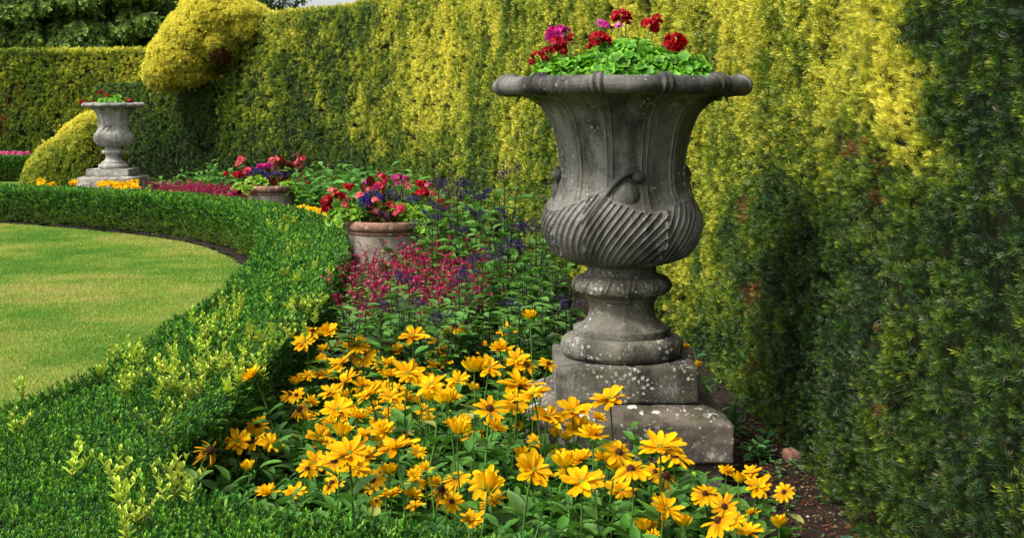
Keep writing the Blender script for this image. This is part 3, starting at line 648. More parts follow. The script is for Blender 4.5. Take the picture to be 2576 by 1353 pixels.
    for k, (px, py) in enumerate(SH[:98]):
        big = py > 930; hh = rng.uniform(.075, .12)
        p = at(px, py + 6, BH + hh * .75)
        if not ingons(p[None, :2], BOXPOLY)[0]:
            cand = rc[np.argmin(np.abs(np.arctan2(rc[:, 0], rc[:, 1]) - math.atan2(p[0], p[1])) + .05 * np.abs(rc[:, 1] - p[1]))]
        nl = rng.integers(4, 7); mbs = MB(); lean = rng.normal(0, .25, 2); tip = np.array([lean[0] * hh, lean[1] * hh, hh * 1.15])
        stems = [(np.zeros(3), tip)] + [(tip * .25, tip * .25 + np.array([rng.normal(0, .4), rng.normal(0, .4), .7]) * hh * .8) for _ in range(rng.integers(1, 4))]
        c1 = jitter((.52, .66, .07), 1, .12)[0] * (.8 if rng.random() < .3 else 1)
        for (s0, s1) in stems:
            add_tube(mbs, bez(s0, (s0 + s1) / 2, s1, 4), .0012, (.15, .16, .03), 4)
            u = np.repeat(np.linspace(.25, 1, nl), 2); az = np.repeat(np.arange(nl), 2) * pi / 2 + np.tile([0, pi], nl) + rng.normal(0, .2, 2 * nl); el = rad(35) + u * rad(35)
            D = np.column_stack([np.cos(az) * np.cos(el), np.sin(az) * np.cos(el), np.sin(el)]); PP = s0 + (s1 - s0) * u[:, None]
            mbs.add(*inst(L, PP, frames(D), (.029 - .010 * u) * rng.uniform(.85, 1.15, 2 * nl), jitter(c1 * .75, 2 * nl, .1), jitter(c1, 2 * nl, .1)))
        o = mbs.obj('young_shoot', M['box'], root); o.location = tuple(np.array([p[0], p[1], BH - .035]) + np.array(loc))
box_hedge()
def far_box():
    base = (-11, 28, 0); root = thing('box_hedge', 'short stretch of distant low box hedge beyond the lawn', 'hedge', base)
    fol = MB(); n = 12000; x = rng.uniform(-3, .85, n); y = rng.uniform(0, .6, n); face = rng.integers(0, 3, n); z = rng.uniform(0, .45, n)
    P = np.column_stack([np.where(face == 2, .85, x), np.where(face == 0, 0, y), np.where(face == 1, .45, z)]); nn = np.array([(0, -1, .3), (0, 0, 1), (1, 0, .3)])[face]
    c = box_col(n, P[:, 2]); idx = rng.integers(0, 3, n)
    for k in range(3):
        m = idx == k; fol.add(*inst(BSF[k], P[m], frames(nn[m] + rng.normal(0, .4, (m.sum(), 3))), .07, c[m] * .8, c[m] * 1.3))
    fol.obj('foliage', M['box'], root)
    cb_ = MB(); v = np.array([[a, b, c_] for a in (-3, .8) for b in (.05, .55) for c_ in (0, .4)]); cb_.add(v, np.array([[0, 1, 3, 2], [4, 6, 7, 5], [0, 4, 5, 1], [2, 3, 7, 6], [1, 5, 7, 3]]), (.012, .02, .006)); cb_.obj('inner_branches', M['core'], root, smooth=False)
far_box()
# ================================================================== urns
def profile(pts, n):
    p = np.array(pts, float); d = np.concatenate([[0], np.cumsum(np.linalg.norm(np.diff(p, axis=0), axis=1))])
    s = spline(p, n * 3); d2 = np.concatenate([[0], np.cumsum(np.linalg.norm(np.diff(s, axis=0), axis=1))]); q = np.linspace(0, d2[-1], n)
    return np.stack([np.interp(q, d2, s[:, 0]), np.interp(q, d2, s[:, 1])], 1)
BOWL = [(.115, .79), (.135, .800), (.19, .815), (.235, .835), (.268, .872), (.289, .915), (.296, .955), (.293, .990), (.281, 1.022), (.262, 1.055), (.247, 1.087), (.240, 1.12), (.237, 1.16), (.239, 1.21), (.247, 1.26), (.259, 1.31), (.277, 1.355), (.303, 1.40), (.345, 1.437), (.40, 1.458), (.455, 1.468)]
S0 = None
def wrapd(a, p): return (a + p / 2) % p - p / 2
def bowl_mesh():
    nt_, nz = 960, 300; pr = profile(BOWL, nz); th = np.linspace(0, 2 * pi, nt_, endpoint=False)      # th=0 faces the camera, grows to the right
    R = pr[:, 0][:, None] * np.ones(nt_); Z = pr[:, 1][:, None] * np.ones(nt_); T = np.ones((nz, 1)) * th[None]
    # twelve pairs of raised ribs up the neck, opening into the lobes of the rim
    dr = wrapd(T - rad(15), rad(30)); wgt = np.clip((Z - .99) / .05, 0, 1)
    gap = .042 * (.24 / R) ** .3
    ribs = np.exp(-((np.abs(dr) - gap) / (.011)) ** 2) * .0065 + np.exp(-(dr / .10) ** 2) * .004
    ribs -= .010 * np.exp(-((np.abs(dr) - rad(15)) / .12) ** 2) * np.clip((Z - 1.3) / .12, 0, 1)
    ribs += .018 * np.exp(-(dr / .06) ** 2) * np.clip((Z - 1.38) / .07, 0, 1)
    out = ribs * wgt
    # carved calyx: four overlapping leaves with swept veins
    ph = wrapd(T - rad(8), rad(90)); seam = rad(20)
    u = ((ph + rad(45)) / rad(90))                                            # 0..1 through the leaf
    pk = np.abs(wrapd(ph - rad(-33), rad(90))) / rad(45)                       # 0 at the peak, 1 opposite
    zedge = 1.088 - .075 * np.clip(pk * 1.15, 0, 1) ** .8 + .006 * np.abs(np.sin(pk * 9))
    inside = 1 / (1 + np.exp(-(zedge - Z) / .0022))
    d_s = wrapd(ph - seam + rad(17), rad(90)) - rad(17)                        # left of the seam negative
    left = d_s < 0
    hgt = np.clip((Z - .80) / .24, 0, 1.2)
    vein_l = (-d_s + .5 * d_s ** 2 + hgt ** 1.1 * .95) * 8.6
    vein_r = (-d_s + .38 * hgt ** 1.4) * 13
    ph_v = np.where(left, vein_l, vein_r)
    vf = np.abs(wrapd(ph_v / 1.35, 1.0))
    vein = np.exp(-(vf / .065) ** 2) * .0065 + np.exp(-(vf / .2) ** 2) * .002 - .0035 * np.cos(vf * pi) ** 0 * np.sin(np.clip(vf * 2, 0, 1) * pi / 2)
    fade = np.clip((Z - .805) / .03, 0, 1)
    edge = np.exp(-((Z - zedge) / .0045) ** 2) * .006
    seamr = np.exp(-(d_s / .02) ** 2) * .009 * np.clip((1.03 - Z) / .02, 0, 1) * (1 + .5 * np.sin(Z * 150))
    out = out * (1 - inside) + inside * (.010 + vein * fade + seamr) + edge
    P3 = np.stack([np.sin(T) * R, -np.cos(T) * R, Z], 2).reshape(-1, 3)
    rough = (.0022 * fbm(P3, 16, 601, 3) + .0009 * vnoise(P3, 90, 605)).reshape(nz, nt_)
    R2 = R + out + rough; V = np.stack([np.sin(T) * R2, -np.cos(T) * R2, Z], 2)
    mb = MB(); mb.add(V.reshape(-1, 3), gridfaces(nz, nt_, True), (.5, .5, .5))
    # inside wall
    pin = np.array([(.44, 1.49), (.36, 1.475), (.29, 1.44), (.25, 1.42), (0.001, 1.42)]); n2 = 96; th2 = np.linspace(0, 2 * pi, n2, endpoint=False)
    Vi = np.stack([np.sin(th2)[None] * pin[:, :1], -np.cos(th2)[None] * pin[:, :1], pin[:, 1:] * np.ones(n2)], 2).reshape(-1, 3)
    mb.add(Vi, gridfaces(len(pin), n2, True), (.5, .5, .5))
    return mb
def rim_mesh():
    nt_, k = 960, 28; th = np.linspace(0, 2 * pi, nt_, endpoint=False); a = np.linspace(0, 2 * pi, k, endpoint=False)
    dr = wrapd(th - rad(15), rad(30)) / rad(15); R = .452 + .014 * (1 - np.abs(dr) ** 1.0 * 0) * np.cos(dr * pi / 2 + pi / 2) ** 2 * 1.0
    zc = 1.484 + .007 * np.exp(-(dr / .25) ** 2)
    tr = .0335 + .007 * (np.exp(-((np.abs(dr) - .10) / .045) ** 2)) + .003 * np.exp(-(dr / .2) ** 2) - .003 * np.exp(-((np.abs(dr) - .2) / .05) ** 2)
    A, TT = np.meshgrid(a, th, indexing='ij'); rr = R[None] + np.cos(A) * tr[None] * 1.12; zz = zc[None] + np.sin(A) * tr[None]
    P = np.stack([np.sin(TT) * rr, -np.cos(TT) * rr, zz], 2); Q = P.reshape(-1, 3)
    P = P + (P - np.stack([np.sin(TT) * R[None], -np.cos(TT) * R[None], zc[None] + 0 * A], 2)) / .036 * (.0022 * fbm(Q, 14, 610, 3)).reshape(k, nt_)[..., None]
    G = np.concatenate([P, P[:1]], 0); mb = MB(); mb.add(G.reshape(-1, 3), gridfaces(k + 1, nt_, True)[:, ::-1], (.5, .5, .5)); return mb
FOOT = [(.131, .800), (.134, .775), (.137, .768), (.142, .762), (.165, .757), (.183, .742), (.190, .719), (.184, .700), (.166, .688), (.142, .684), (.137, .680), (.139, .668), (.131, .664), (.125, .650), (.1235, .632), (.127, .61), (.136, .592), (.152, .575), (.172, .565), (.187, .561), (.1895, .556), (.189, .537), (.187, .533), (.196, .531), (.216, .527), (.232, .513), (.2385, .49), (.236, .468), (.222, .452), (.2, .447)]
def foot_mesh():
    nt_ = 480; p = np.array(FOOT); out = []
    for i in range(len(p) - 1):
        m = 5; 
        for j in range(m): out.append(p[i] * (1 - j / m) + p[i + 1] * j / m)
    out.append(p[-1]); pr = np.array(out)
    for _ in range(3): pr[1:-1] = .25 * pr[:-2] + .5 * pr[1:-1] + .25 * pr[2:]
    nz = len(pr); th = np.linspace(0, 2 * pi, nt_, endpoint=False); T = np.ones((nz, 1)) * th; R = pr[:, :1] * np.ones(nt_); Z = pr[:, 1:] * np.ones(nt_)
    # leaf carving on the knop
    v = np.clip((Z - .69) / .065, 0, 1); lf = wrapd(T, 2 * pi / 12) / (pi / 12); w_ = .85 * np.sqrt(np.clip(v, 0, 1)) * np.ones_like(lf)
    inl = (np.abs(lf) < w_) & (Z > .692) & (Z < .757)
    carve = np.where(inl, .0035 + .0022 * np.cos(np.abs(lf) * 14 - v * 5), -.002) * ((Z > .688) & (Z < .76))
    Q = np.stack([np.sin(T) * R, -np.cos(T) * R, Z], 2).reshape(-1, 3)
    R2 = R + carve + (.0028 * fbm(Q, 13, 620, 3) + .001 * vnoise(Q, 80, 622)).reshape(nz, nt_)
    mb = MB(); mb.add(np.stack([np.sin(T) * R2, -np.cos(T) * R2, Z], 2).reshape(-1, 3), gridfaces(nz, nt_, True)[:, ::-1], (.5, .5, .5)); return mb
def rbowl(z):
    p = np.array(BOWL); return np.interp(z, p[:, 1], p[:, 0])
def scroll_mesh():
    mb = MB(); pts = spline([(-30, .985), (-25, 1.03), (-19, 1.075), (-12, 1.118), (-5, 1.150), (2, 1.166), (8, 1.163), (11.5, 1.148), (9, 1.136)], 46)
    r_ = np.interp(np.linspace(0, 1, 46), [0, .3, .7, .9, 1], [.004, .009, .014, .016, .016]); P = []
    for k, (a, z) in enumerate(pts):
        R = rbowl(z) + .010 + r_[k] * .3; P.append([sin(rad(a)) * R, -cos(rad(a)) * R, z])
    V, Fc = tube(P, r_, 14, False); mb.add(V, Fc, (.5, .5, .5))
    def ell(c, r, n=22):
        u = np.linspace(0, pi, n); v = np.linspace(0, 2 * pi, n * 2, endpoint=False); U, W = np.meshgrid(u, v, indexing='ij')
        mb.add(np.array(c) + np.stack([np.sin(U) * np.cos(W) * r[0], np.sin(U) * np.sin(W) * r[1], np.cos(U) * r[2]], 2).reshape(-1, 3), gridfaces(n, n * 2, True), (.5, .5, .5))
    a = rad(8.5); R = rbowl(1.148) + .018; ell((sin(a) * R, -cos(a) * R, 1.147), (.021, .021, .022))
    a = rad(0.5); R = rbowl(1.07) - .012; ell((sin(a) * R, -cos(a) * R, 1.076), (.045, .028, .052))
    return mb
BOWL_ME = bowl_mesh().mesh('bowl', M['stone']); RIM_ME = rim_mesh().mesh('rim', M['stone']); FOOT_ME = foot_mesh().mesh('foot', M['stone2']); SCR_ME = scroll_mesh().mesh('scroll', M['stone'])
def rblock(mb, hx, hy, z0, z1, r=.012, cham=None, n=70, seed=0, rough=.004, chips=0.0):
    """worn stone block: box grid, rounded edges, noise; cham=(inset, height) slopes the top"""
    h = np.array([hx, hy, (z1 - z0) / 2]); c = np.array([0, 0, (z0 + z1) / 2])
    for ax in range(3):
        for sg in (-1, 1):
            o = [i for i in range(3) if i != ax]; na = max(8, int(n * h[o[0]] / .4)); nb = max(8, int(n * h[o[1]] / .4))
            A, B = np.meshgrid(np.linspace(-1, 1, na), np.linspace(-1, 1, nb), indexing='ij'); P = np.zeros((na * nb, 3)); P[:, ax] = sg; P[:, o[0]] = A.ravel(); P[:, o[1]] = B.ravel(); P *= h
            q = np.clip(P, -(h - r), h - r); d_ = P - q; P = q + norm(d_) * r * (np.linalg.norm(d_, axis=1, keepdims=True) > 1e-9)
            W = P + c
            if cham:
                k = np.clip((W[:, 2] - (z1 - cham[1])) / cham[1], 0, 1); W[:, 0] *= 1 - cham[0] * k / hx; W[:, 1] *= 1 - cham[0] * k / hy
            nn = norm(d_); W += nn * (rough * fbm(W, 7, 700 + seed, 4) + rough * .5 * vnoise(W, 45, 720 + seed))[:, None]
            f = gridfaces(na, nb); mb.add(W, f if (sg > 0) ^ (ax == 1) else f[:, ::-1], (.5, .5, .5))
    return mb
def urn(name_loc, label, rz, mats, dz=0.0, rz2=0.0):
    x, y, z = name_loc; root = thing('stone_urn', label, 'urn', (x, y, z + .447), 'two matching carved stone urns on plinths', rz)
    off = (0, 0, -.447)
    def cp(me, m):
        if m is None: return me
        me = me.copy(); me.materials.clear(); me.materials.append(m); return me
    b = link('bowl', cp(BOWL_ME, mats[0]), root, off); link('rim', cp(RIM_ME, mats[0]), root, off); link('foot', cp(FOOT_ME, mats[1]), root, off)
    sm = cp(SCR_ME, mats[0])
    for k in range(4):
        o = link('scroll_ornament', sm, b); o.rotation_euler = (0, 0, k * pi / 2)
    sb = MB(); n2 = 40; th = np.linspace(0, 2 * pi, n2, endpoint=False); rr = np.linspace(.001, .36, 8); V = np.stack([rr[:, None] * np.cos(th), rr[:, None] * np.sin(th), 1.465 + 0 * rr[:, None] * th], 2).reshape(-1, 3); V[:, 2] += .012 * fbm(V, 12, 640)
    sb.add(V, gridfaces(8, n2, True), (.03, .02, .012)); sb.obj('potting_soil', M['soil'], root, loc=off)
    return root
def plinth(loc, label, mats, far=False):
    if far:
        root = thing('stone_plinth', label, 'plinth', loc, 'stone plinths under the urns')
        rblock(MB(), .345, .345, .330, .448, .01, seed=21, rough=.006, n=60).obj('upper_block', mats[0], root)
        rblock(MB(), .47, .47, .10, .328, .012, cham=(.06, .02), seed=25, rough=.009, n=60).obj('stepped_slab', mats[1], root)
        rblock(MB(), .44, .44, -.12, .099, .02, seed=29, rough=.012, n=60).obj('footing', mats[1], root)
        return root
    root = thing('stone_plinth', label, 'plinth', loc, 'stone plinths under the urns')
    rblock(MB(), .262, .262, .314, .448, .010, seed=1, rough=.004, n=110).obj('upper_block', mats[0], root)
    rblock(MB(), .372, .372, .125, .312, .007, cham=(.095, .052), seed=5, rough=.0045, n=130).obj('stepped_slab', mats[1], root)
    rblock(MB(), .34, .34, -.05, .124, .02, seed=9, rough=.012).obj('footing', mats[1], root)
    return root
UX, UY = .425, 5.08
urn((UX, UY, 0), 'large weathered carved stone urn close by, filled with red geraniums', 0, (None, None))
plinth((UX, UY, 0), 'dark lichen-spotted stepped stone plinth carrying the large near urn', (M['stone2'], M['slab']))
UX2, UY2, UZ2 = -6.53, 21.5, .075
urn((UX2, UY2, UZ2), 'pale grey carved stone urn standing far off before the dark hedge', rad(-8), (M['pale'], M['pale']))
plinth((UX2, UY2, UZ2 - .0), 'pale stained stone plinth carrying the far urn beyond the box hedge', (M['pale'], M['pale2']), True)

# ================================================================== petals and leaves
def geranium_leaf(seed=0):
    r = np.random.default_rng(seed); n = 22; V = [[0, .0, 0]]; t = [.15]; lob = 6
    for ring in (.55, 1.0):
        for i in range(n):
            a = -pi / 2 + 2 * pi * (i + .5) / n; rr = ring * .5 * (1 + .13 * cos(a * lob + seed) * (ring > .6)); nt0 = 1 - .5 * np.exp(-((wrapd(a + pi / 2, 2 * pi)) / .25) ** 2)
            V.append([cos(a) * rr * nt0, .1 + sin(a) * rr * nt0 + .3 * ring, .13 * ring ** 2 + .05 * ring * sin(a * lob * .5 + seed * 2) + .05 * ring * cos(a * lob)]); t.append(.0 if ring < .6 else 1)
    Fc = []
    for i in range(n): Fc.append([0, 1 + i, 1 + (i + 1) % n, 1 + (i + 1) % n]); Fc.append([1 + i, 1 + n + i, 1 + n + (i + 1) % n, 1 + (i + 1) % n])
    V = np.array(V); V[:, 1] -= .1
    return V, np.array([f for f in Fc]), np.array(t)
GL = [geranium_leaf(s) for s in range(4)]
def tri_fix(T):  # degenerate quads -> keep as quads only where valid
    return T
def add_inst(mb, T, P, R, s, c0, c1):
    V, Fc, C = inst(T, P, R, s, c0, c1)
    deg = Fc[:, 2] == Fc[:, 3]
    if deg.any():
        mb.add(V, Fc[~deg], C); mb.f.append(Fc[deg][:, :3] + (mb.n - len(V)))
    else: mb.add(V, Fc, C)
def ruffled_bloom(seed=0, n=26, petals=5, r=1.0):
    """a round head of small ruffled florets, radius ~1"""
    rr = np.random.default_rng(seed); mb = MB(); Lp = leaf_T(1, .95, .12, .1, 3, seed, pw=.6, wave=.06)
    ds = norm(rr.normal(0, 1, (n, 3)) + np.array([0, 0, .55])); ds[:, 2] = np.abs(ds[:, 2]) * .8 - .15; c = ds * .68
    for i in range(n):
        d_ = norm(ds[i]); a = np.cross(d_, [0.3, .2, 1]); a /= np.linalg.norm(a); b = np.cross(d_, a)
        az = np.arange(petals) * 2 * pi / petals + rr.uniform(0, 6); D = np.cos(az)[:, None] * a + np.sin(az)[:, None] * b + d_ * rr.uniform(.15, .7)
        br = rr.uniform(.6, 1.15)
        V, Ff, C = inst(Lp, np.tile(c[i], (petals, 1)), frames(D, up=np.tile(d_, (petals, 1))), .44 * rr.uniform(.8, 1.15), np.array([br * .55] * 3), np.array([br * .95] * 3))
        mb.add(V, Ff, C)
    return mb
def recolor(mb, col, dark=.5):
    out = MB(); out.v, out.f, out.n = mb.v, mb.f, mb.n; c = np.array(col)
    out.c = [np.clip(q * c / .9, 0, 1) for q in mb.c]; return out
BL = [ruffled_bloom(s) for s in range(3)]; BLS = [ruffled_bloom(s + 5, 12) for s in range(3)]
CRIM, RED, MAG, PINK, CORAL = (.45, .004, .018), (.52, .003, .014), (.72, .035, .33), (.85, .18, .5), (.9, .12, .13)
_bc = {}
def bloom_me(kind, k, col):
    key = (kind, k, col)
    if key not in _bc: _bc[key] = recolor((BL if kind == 'big' else BLS)[k], col).mesh('flower_head', M['bloom'])
    return _bc[key]
def geranium(loc, label, fol, heads, group=None, name='geranium_plant', c0=(.04, .17, .01), c1=(.19, .44, .03), seed=0):
    """fol: list of (centre, radii, count, leafsize) in local metres; heads: (pos, radius, colour)"""
    root = thing(name, label, 'geranium' if name == 'geranium_plant' else 'plant', loc, group); mb = MB(); r = rng
    st = MB()
    for (c, ra, n, ls) in fol:
        d_ = norm(r.normal(0, 1, (n, 3))); d_[:, 2] = np.abs(d_[:, 2]) * 1.0 - .15; rad_ = r.uniform(.55, 1.0, n) ** .5; P = np.array(c) + d_ * np.array(ra) * rad_[:, None]
        Nn = norm(d_ * np.array([1, 1, .9]) + np.array([0, -.12, .55]) + r.normal(0, .3, (n, 3))); az = r.normal(0, 1, (n, 3)); D = norm(az - (az * Nn).sum(1, keepdims=True) * Nn)
        R = np.stack([np.cross(D, Nn), D, Nn], 2); idx = r.integers(0, 4, n); sz = ls * r.uniform(.6, 1.2, n); a0 = jitter(c0, n, .25); a1 = jitter(c1, n, .2)
        for k in range(4):
            m = idx == k
            if m.any(): add_inst(mb, GL[k], P[m], R[m], sz[m], a0[m], a1[m])
        for i in range(0, n, 3): add_tube(st, bez(np.array([c[0] * .6, c[1] * .6, -.02]), np.array([P[i, 0] * .8, P[i, 1] * .8, P[i, 2] * .6]), P[i], 5), .0022, (.1, .2, .03), 4)
    mb.obj('foliage', M['leaf'], root)
    for (p, hr, col) in heads:
        p = np.array(p, float); add_tube(st, bez(np.array([p[0] * .5, p[1] * .5, 0]), np.array([p[0] * .75, p[1] * .75, p[2] * .7]), p, 7), .0026, (.14, .24, .04), 5)
        o = link('flower_head', bloom_me('big' if hr > .035 else 'small', int(rng.integers(0, 3)), col), root, tuple(p)); o.scale = (hr, hr, hr * .85); o.rotation_euler = (r.normal(0, .3), r.normal(0, .3), r.uniform(0, 6))
    st.obj('stem', M['stem'], root); return root
def uh(px, py, dy=0.0, base=(UX, UY, 1.47)):
    return at_y(px, py, base[1] + dy) - np.array(base)
g_u = 'geraniums planted in the near urn'
geranium((UX, UY, 1.47), 'red geranium with bright leaves filling the middle of the near urn', [((0, 0, .0), (.29, .25, .20), 560, .054), ((.2, -.02, .02), (.16, .2, .15), 240, .050), ((.03, .0, .08), (.2, .14, .14), 280, .052)],
         [(uh(1562, 42), .045, RED), (uh(1575, 52, .02), .03, RED), (uh(1636, 66, .01), .046, RED), (uh(1655, 48), .028, RED), (uh(1510, 100, -.04), .05, RED), (uh(1492, 112, -.05), .034, RED)], g_u)
geranium((UX + .2, UY, 1.47), 'red geranium with one broad head at the right side of the near urn', [((.06, -.03, 0), (.13, .15, .13), 140, .054)], [(uh(1700, 108, -.08, (UX + .2, UY, 1.47)), .052, RED), (uh(1678, 116, -.08, (UX + .2, UY, 1.47)), .03, RED)], g_u)
b3 = (UX - .22, UY, 1.47)
geranium(b3, 'trailing crimson geranium spilling over the left of the near urn', [((-.02, -.02, 0), (.15, .16, .155), 200, .05)],
         [(uh(1403, 112, -.05, b3), .045, CRIM), (uh(1425, 100, -.03, b3), .026, CRIM), (uh(1380, 128, -.06, b3), .028, CRIM), (uh(1350, 142, -.08, b3), .026, CRIM), (uh(1337, 158, -.08, b3), .021, CRIM), (uh(1438, 92, 0, b3), .018, CRIM), (uh(1370, 148, -.08, b3), .02, CRIM), (uh(1412, 128, -.07, b3), .03, CRIM), (uh(1360, 135, -.06, b3), .022, CRIM)], g_u)
b4 = (UX - .1, UY + .1, 1.47)
geranium(b4, 'magenta pink geranium rising behind the crimson one in the near urn', [((0, 0, .02), (.12, .1, .1), 60, .05)],
         [(uh(1398, 88, -.02, b4), .055, MAG), (uh(1418, 80, -.02, b4), .032, MAG), (uh(1520, 66, 0, b4), .03, MAG), (uh(1508, 56, 0, b4), .02, PINK), (uh(1558, 68, 0, b4), .026, PINK)], g_u)
# withered seed head
bf = (UX2, UY2, UZ2 + 1.47)
geranium(bf, 'small red geranium with sparse heads growing in the far urn', [((0.02, 0, 0), (.3, .3, .19), 200, .09)],
         [(uh(204, 258, 0, bf), .055, RED), (uh(252, 235, 0, bf), .05, RED), (uh(270, 241, 0, bf), .05, RED), (uh(327, 256, -.1, bf), .06, RED), (uh(262, 250, -.1, bf), .04, RED), (uh(215, 262, -.1, bf), .04, RED), (uh(258, 230, 0, bf), .035, RED), (uh(318, 250, 0, bf), .04, CORAL), (uh(240, 256, -.15, bf), .03, RED)], None)

# ------------------------------------------------------------------ terracotta pots
POTP = [(.245, 0), (.25, .01), (.262, .1), (.278, .22), (.292, .33), (.300, .40), (.303, .405), (.311, .412), (.311, .422), (.306, .427), (.318, .433), (.33, .445), (.336, .46), (.338, .478), (.336, .494), (.329, .503), (.318, .506), (.308, .503), (.302, .49), (.298, .46), (.29, .44)]
def pot(loc, label, sc=1.0, rz=0):
    root = thing('terracotta_pot', label, 'plant pot', loc, 'terracotta pots standing in the flower bed', rz); n = 96; th = np.linspace(0, 2 * pi, n, endpoint=False)
    def part(name, pts, mat):
        p = np.array(pts); out = []
        for i in range(len(p) - 1):
            for j in range(4): out.append(p[i] * (1 - j / 4) + p[i + 1] * j / 4)
        out.append(p[-1]); p = np.array(out) * sc; V = np.stack([p[:, :1] * np.cos(th), p[:, :1] * np.sin(th), p[:, 1:] + 0 * th], 2).reshape(-1, 3); V += norm(V * np.array([1, 1, 0])) * (.004 * fbm(V, 6, 650, 4))[:, None]
        mb = MB(); mb.add(V, gridfaces(len(p), n, True), (.5, .5, .5)); return mb.obj(name, mat, root)
    part('body', POTP[:6], M['terrabody']); part('rim', POTP[5:], M['terra'])
    part('potting_soil', [(.295, .462), (.2, .475), (.1, .48), (.001, .482)], M['soil'])
    return root
PT = [((-.985, 10.35, .04), 'terracotta pot with rust-coloured rim beside the crimson salvias, overflowing with begonias', 1.03), ((-2.98, 16.1, .0), 'farther terracotta pot standing behind the curve of the box hedge', 1.06)]
for q in PT: pot(*q)

def begonia(loc, label, group, heads, leaves, seed=0):
    root = thing('begonia_plant', label, 'begonia', loc, group); lf = MB(); st = MB(); L = leaf_T(1, .62, .1, .25, 4, 3, base=.02)
    for (p, s) in leaves:
        p = np.array(p); k = 4; D = norm(rng.normal(0, 1, (k, 3)) + np.array([0, -.3, -.1])); c = jitter((.14, .028, .012), k, .3)
        PP = p + rng.normal(0, .035, (k, 3)); lf.add(*inst(L, PP, frames(D), s * rng.uniform(.7, 1.2, k), c * .6, c))
        add_tube(st, bez(np.array([p[0] * .4, p[1] * .4, 0]), p * np.array([.7, .7, .8]), p, 6), .005, (.2, .04, .02), 5)
    lf.obj('foliage', M['leaf'], root)
    for (p, hr) in heads:
        p = np.array(p); col = (.95, .19, .19) if rng.random() < .65 else (.92, .09, .17)
        add_tube(st, bez(np.array([p[0] * .5, p[1] * .5, 0]), p * np.array([.8, .8, .7]), p, 6), .004, (.25, .06, .03), 5)
        o = link('flower_head', bloom_me('small', int(rng.integers(0, 3)), col), root, tuple(p)); o.scale = (hr,) * 3; o.rotation_euler = (rng.normal(0, .5), rng.normal(0, .5), rng.uniform(0, 6))
    st.obj('stem', M['stem'], root); return root
def lobelia(loc, label, group, ells):
    root = thing('lobelia_plant', label, 'lobelia', loc, group); fl = MB(); fo = MB(); L = leaf_T(1, .7, .1, .1, 2, 5); LL = leaf_T(1, .25, .1, .1, 2, 6)
    for (c, ra, n) in ells:
        d_ = norm(rng.normal(0, 1, (n, 3))); d_[:, 2] = np.abs(d_[:, 2]); P = np.array(c) + d_ * ra * rng.uniform(.7, 1, n)[:, None]
        P = np.repeat(P, 4, 0); col = jitter((.045, .028, .24), n * 4, .35); col[rng.random(n * 4) < .25] = (.1, .045, .26)
        fl.add(*inst(L, P + rng.normal(0, .004, P.shape), frames(rng.normal(0, 1, P.shape)), .017, col, col))
        m = n * 2; P = np.array(c) + norm(rng.normal(0, 1, (m, 3))) * ra * rng.uniform(.3, .95, m)[:, None]; cc = jitter((.04, .1, .02), m, .3); fo.add(*inst(LL, P, frames(rng.normal(0, 1, P.shape)), .035, cc, cc))
    fl.obj('flower_cluster', M['bloom'], root); fo.obj('foliage', M['leaf'], root)
def cx2(a, b): return 710 + .42 * a, 284 + .42 * b
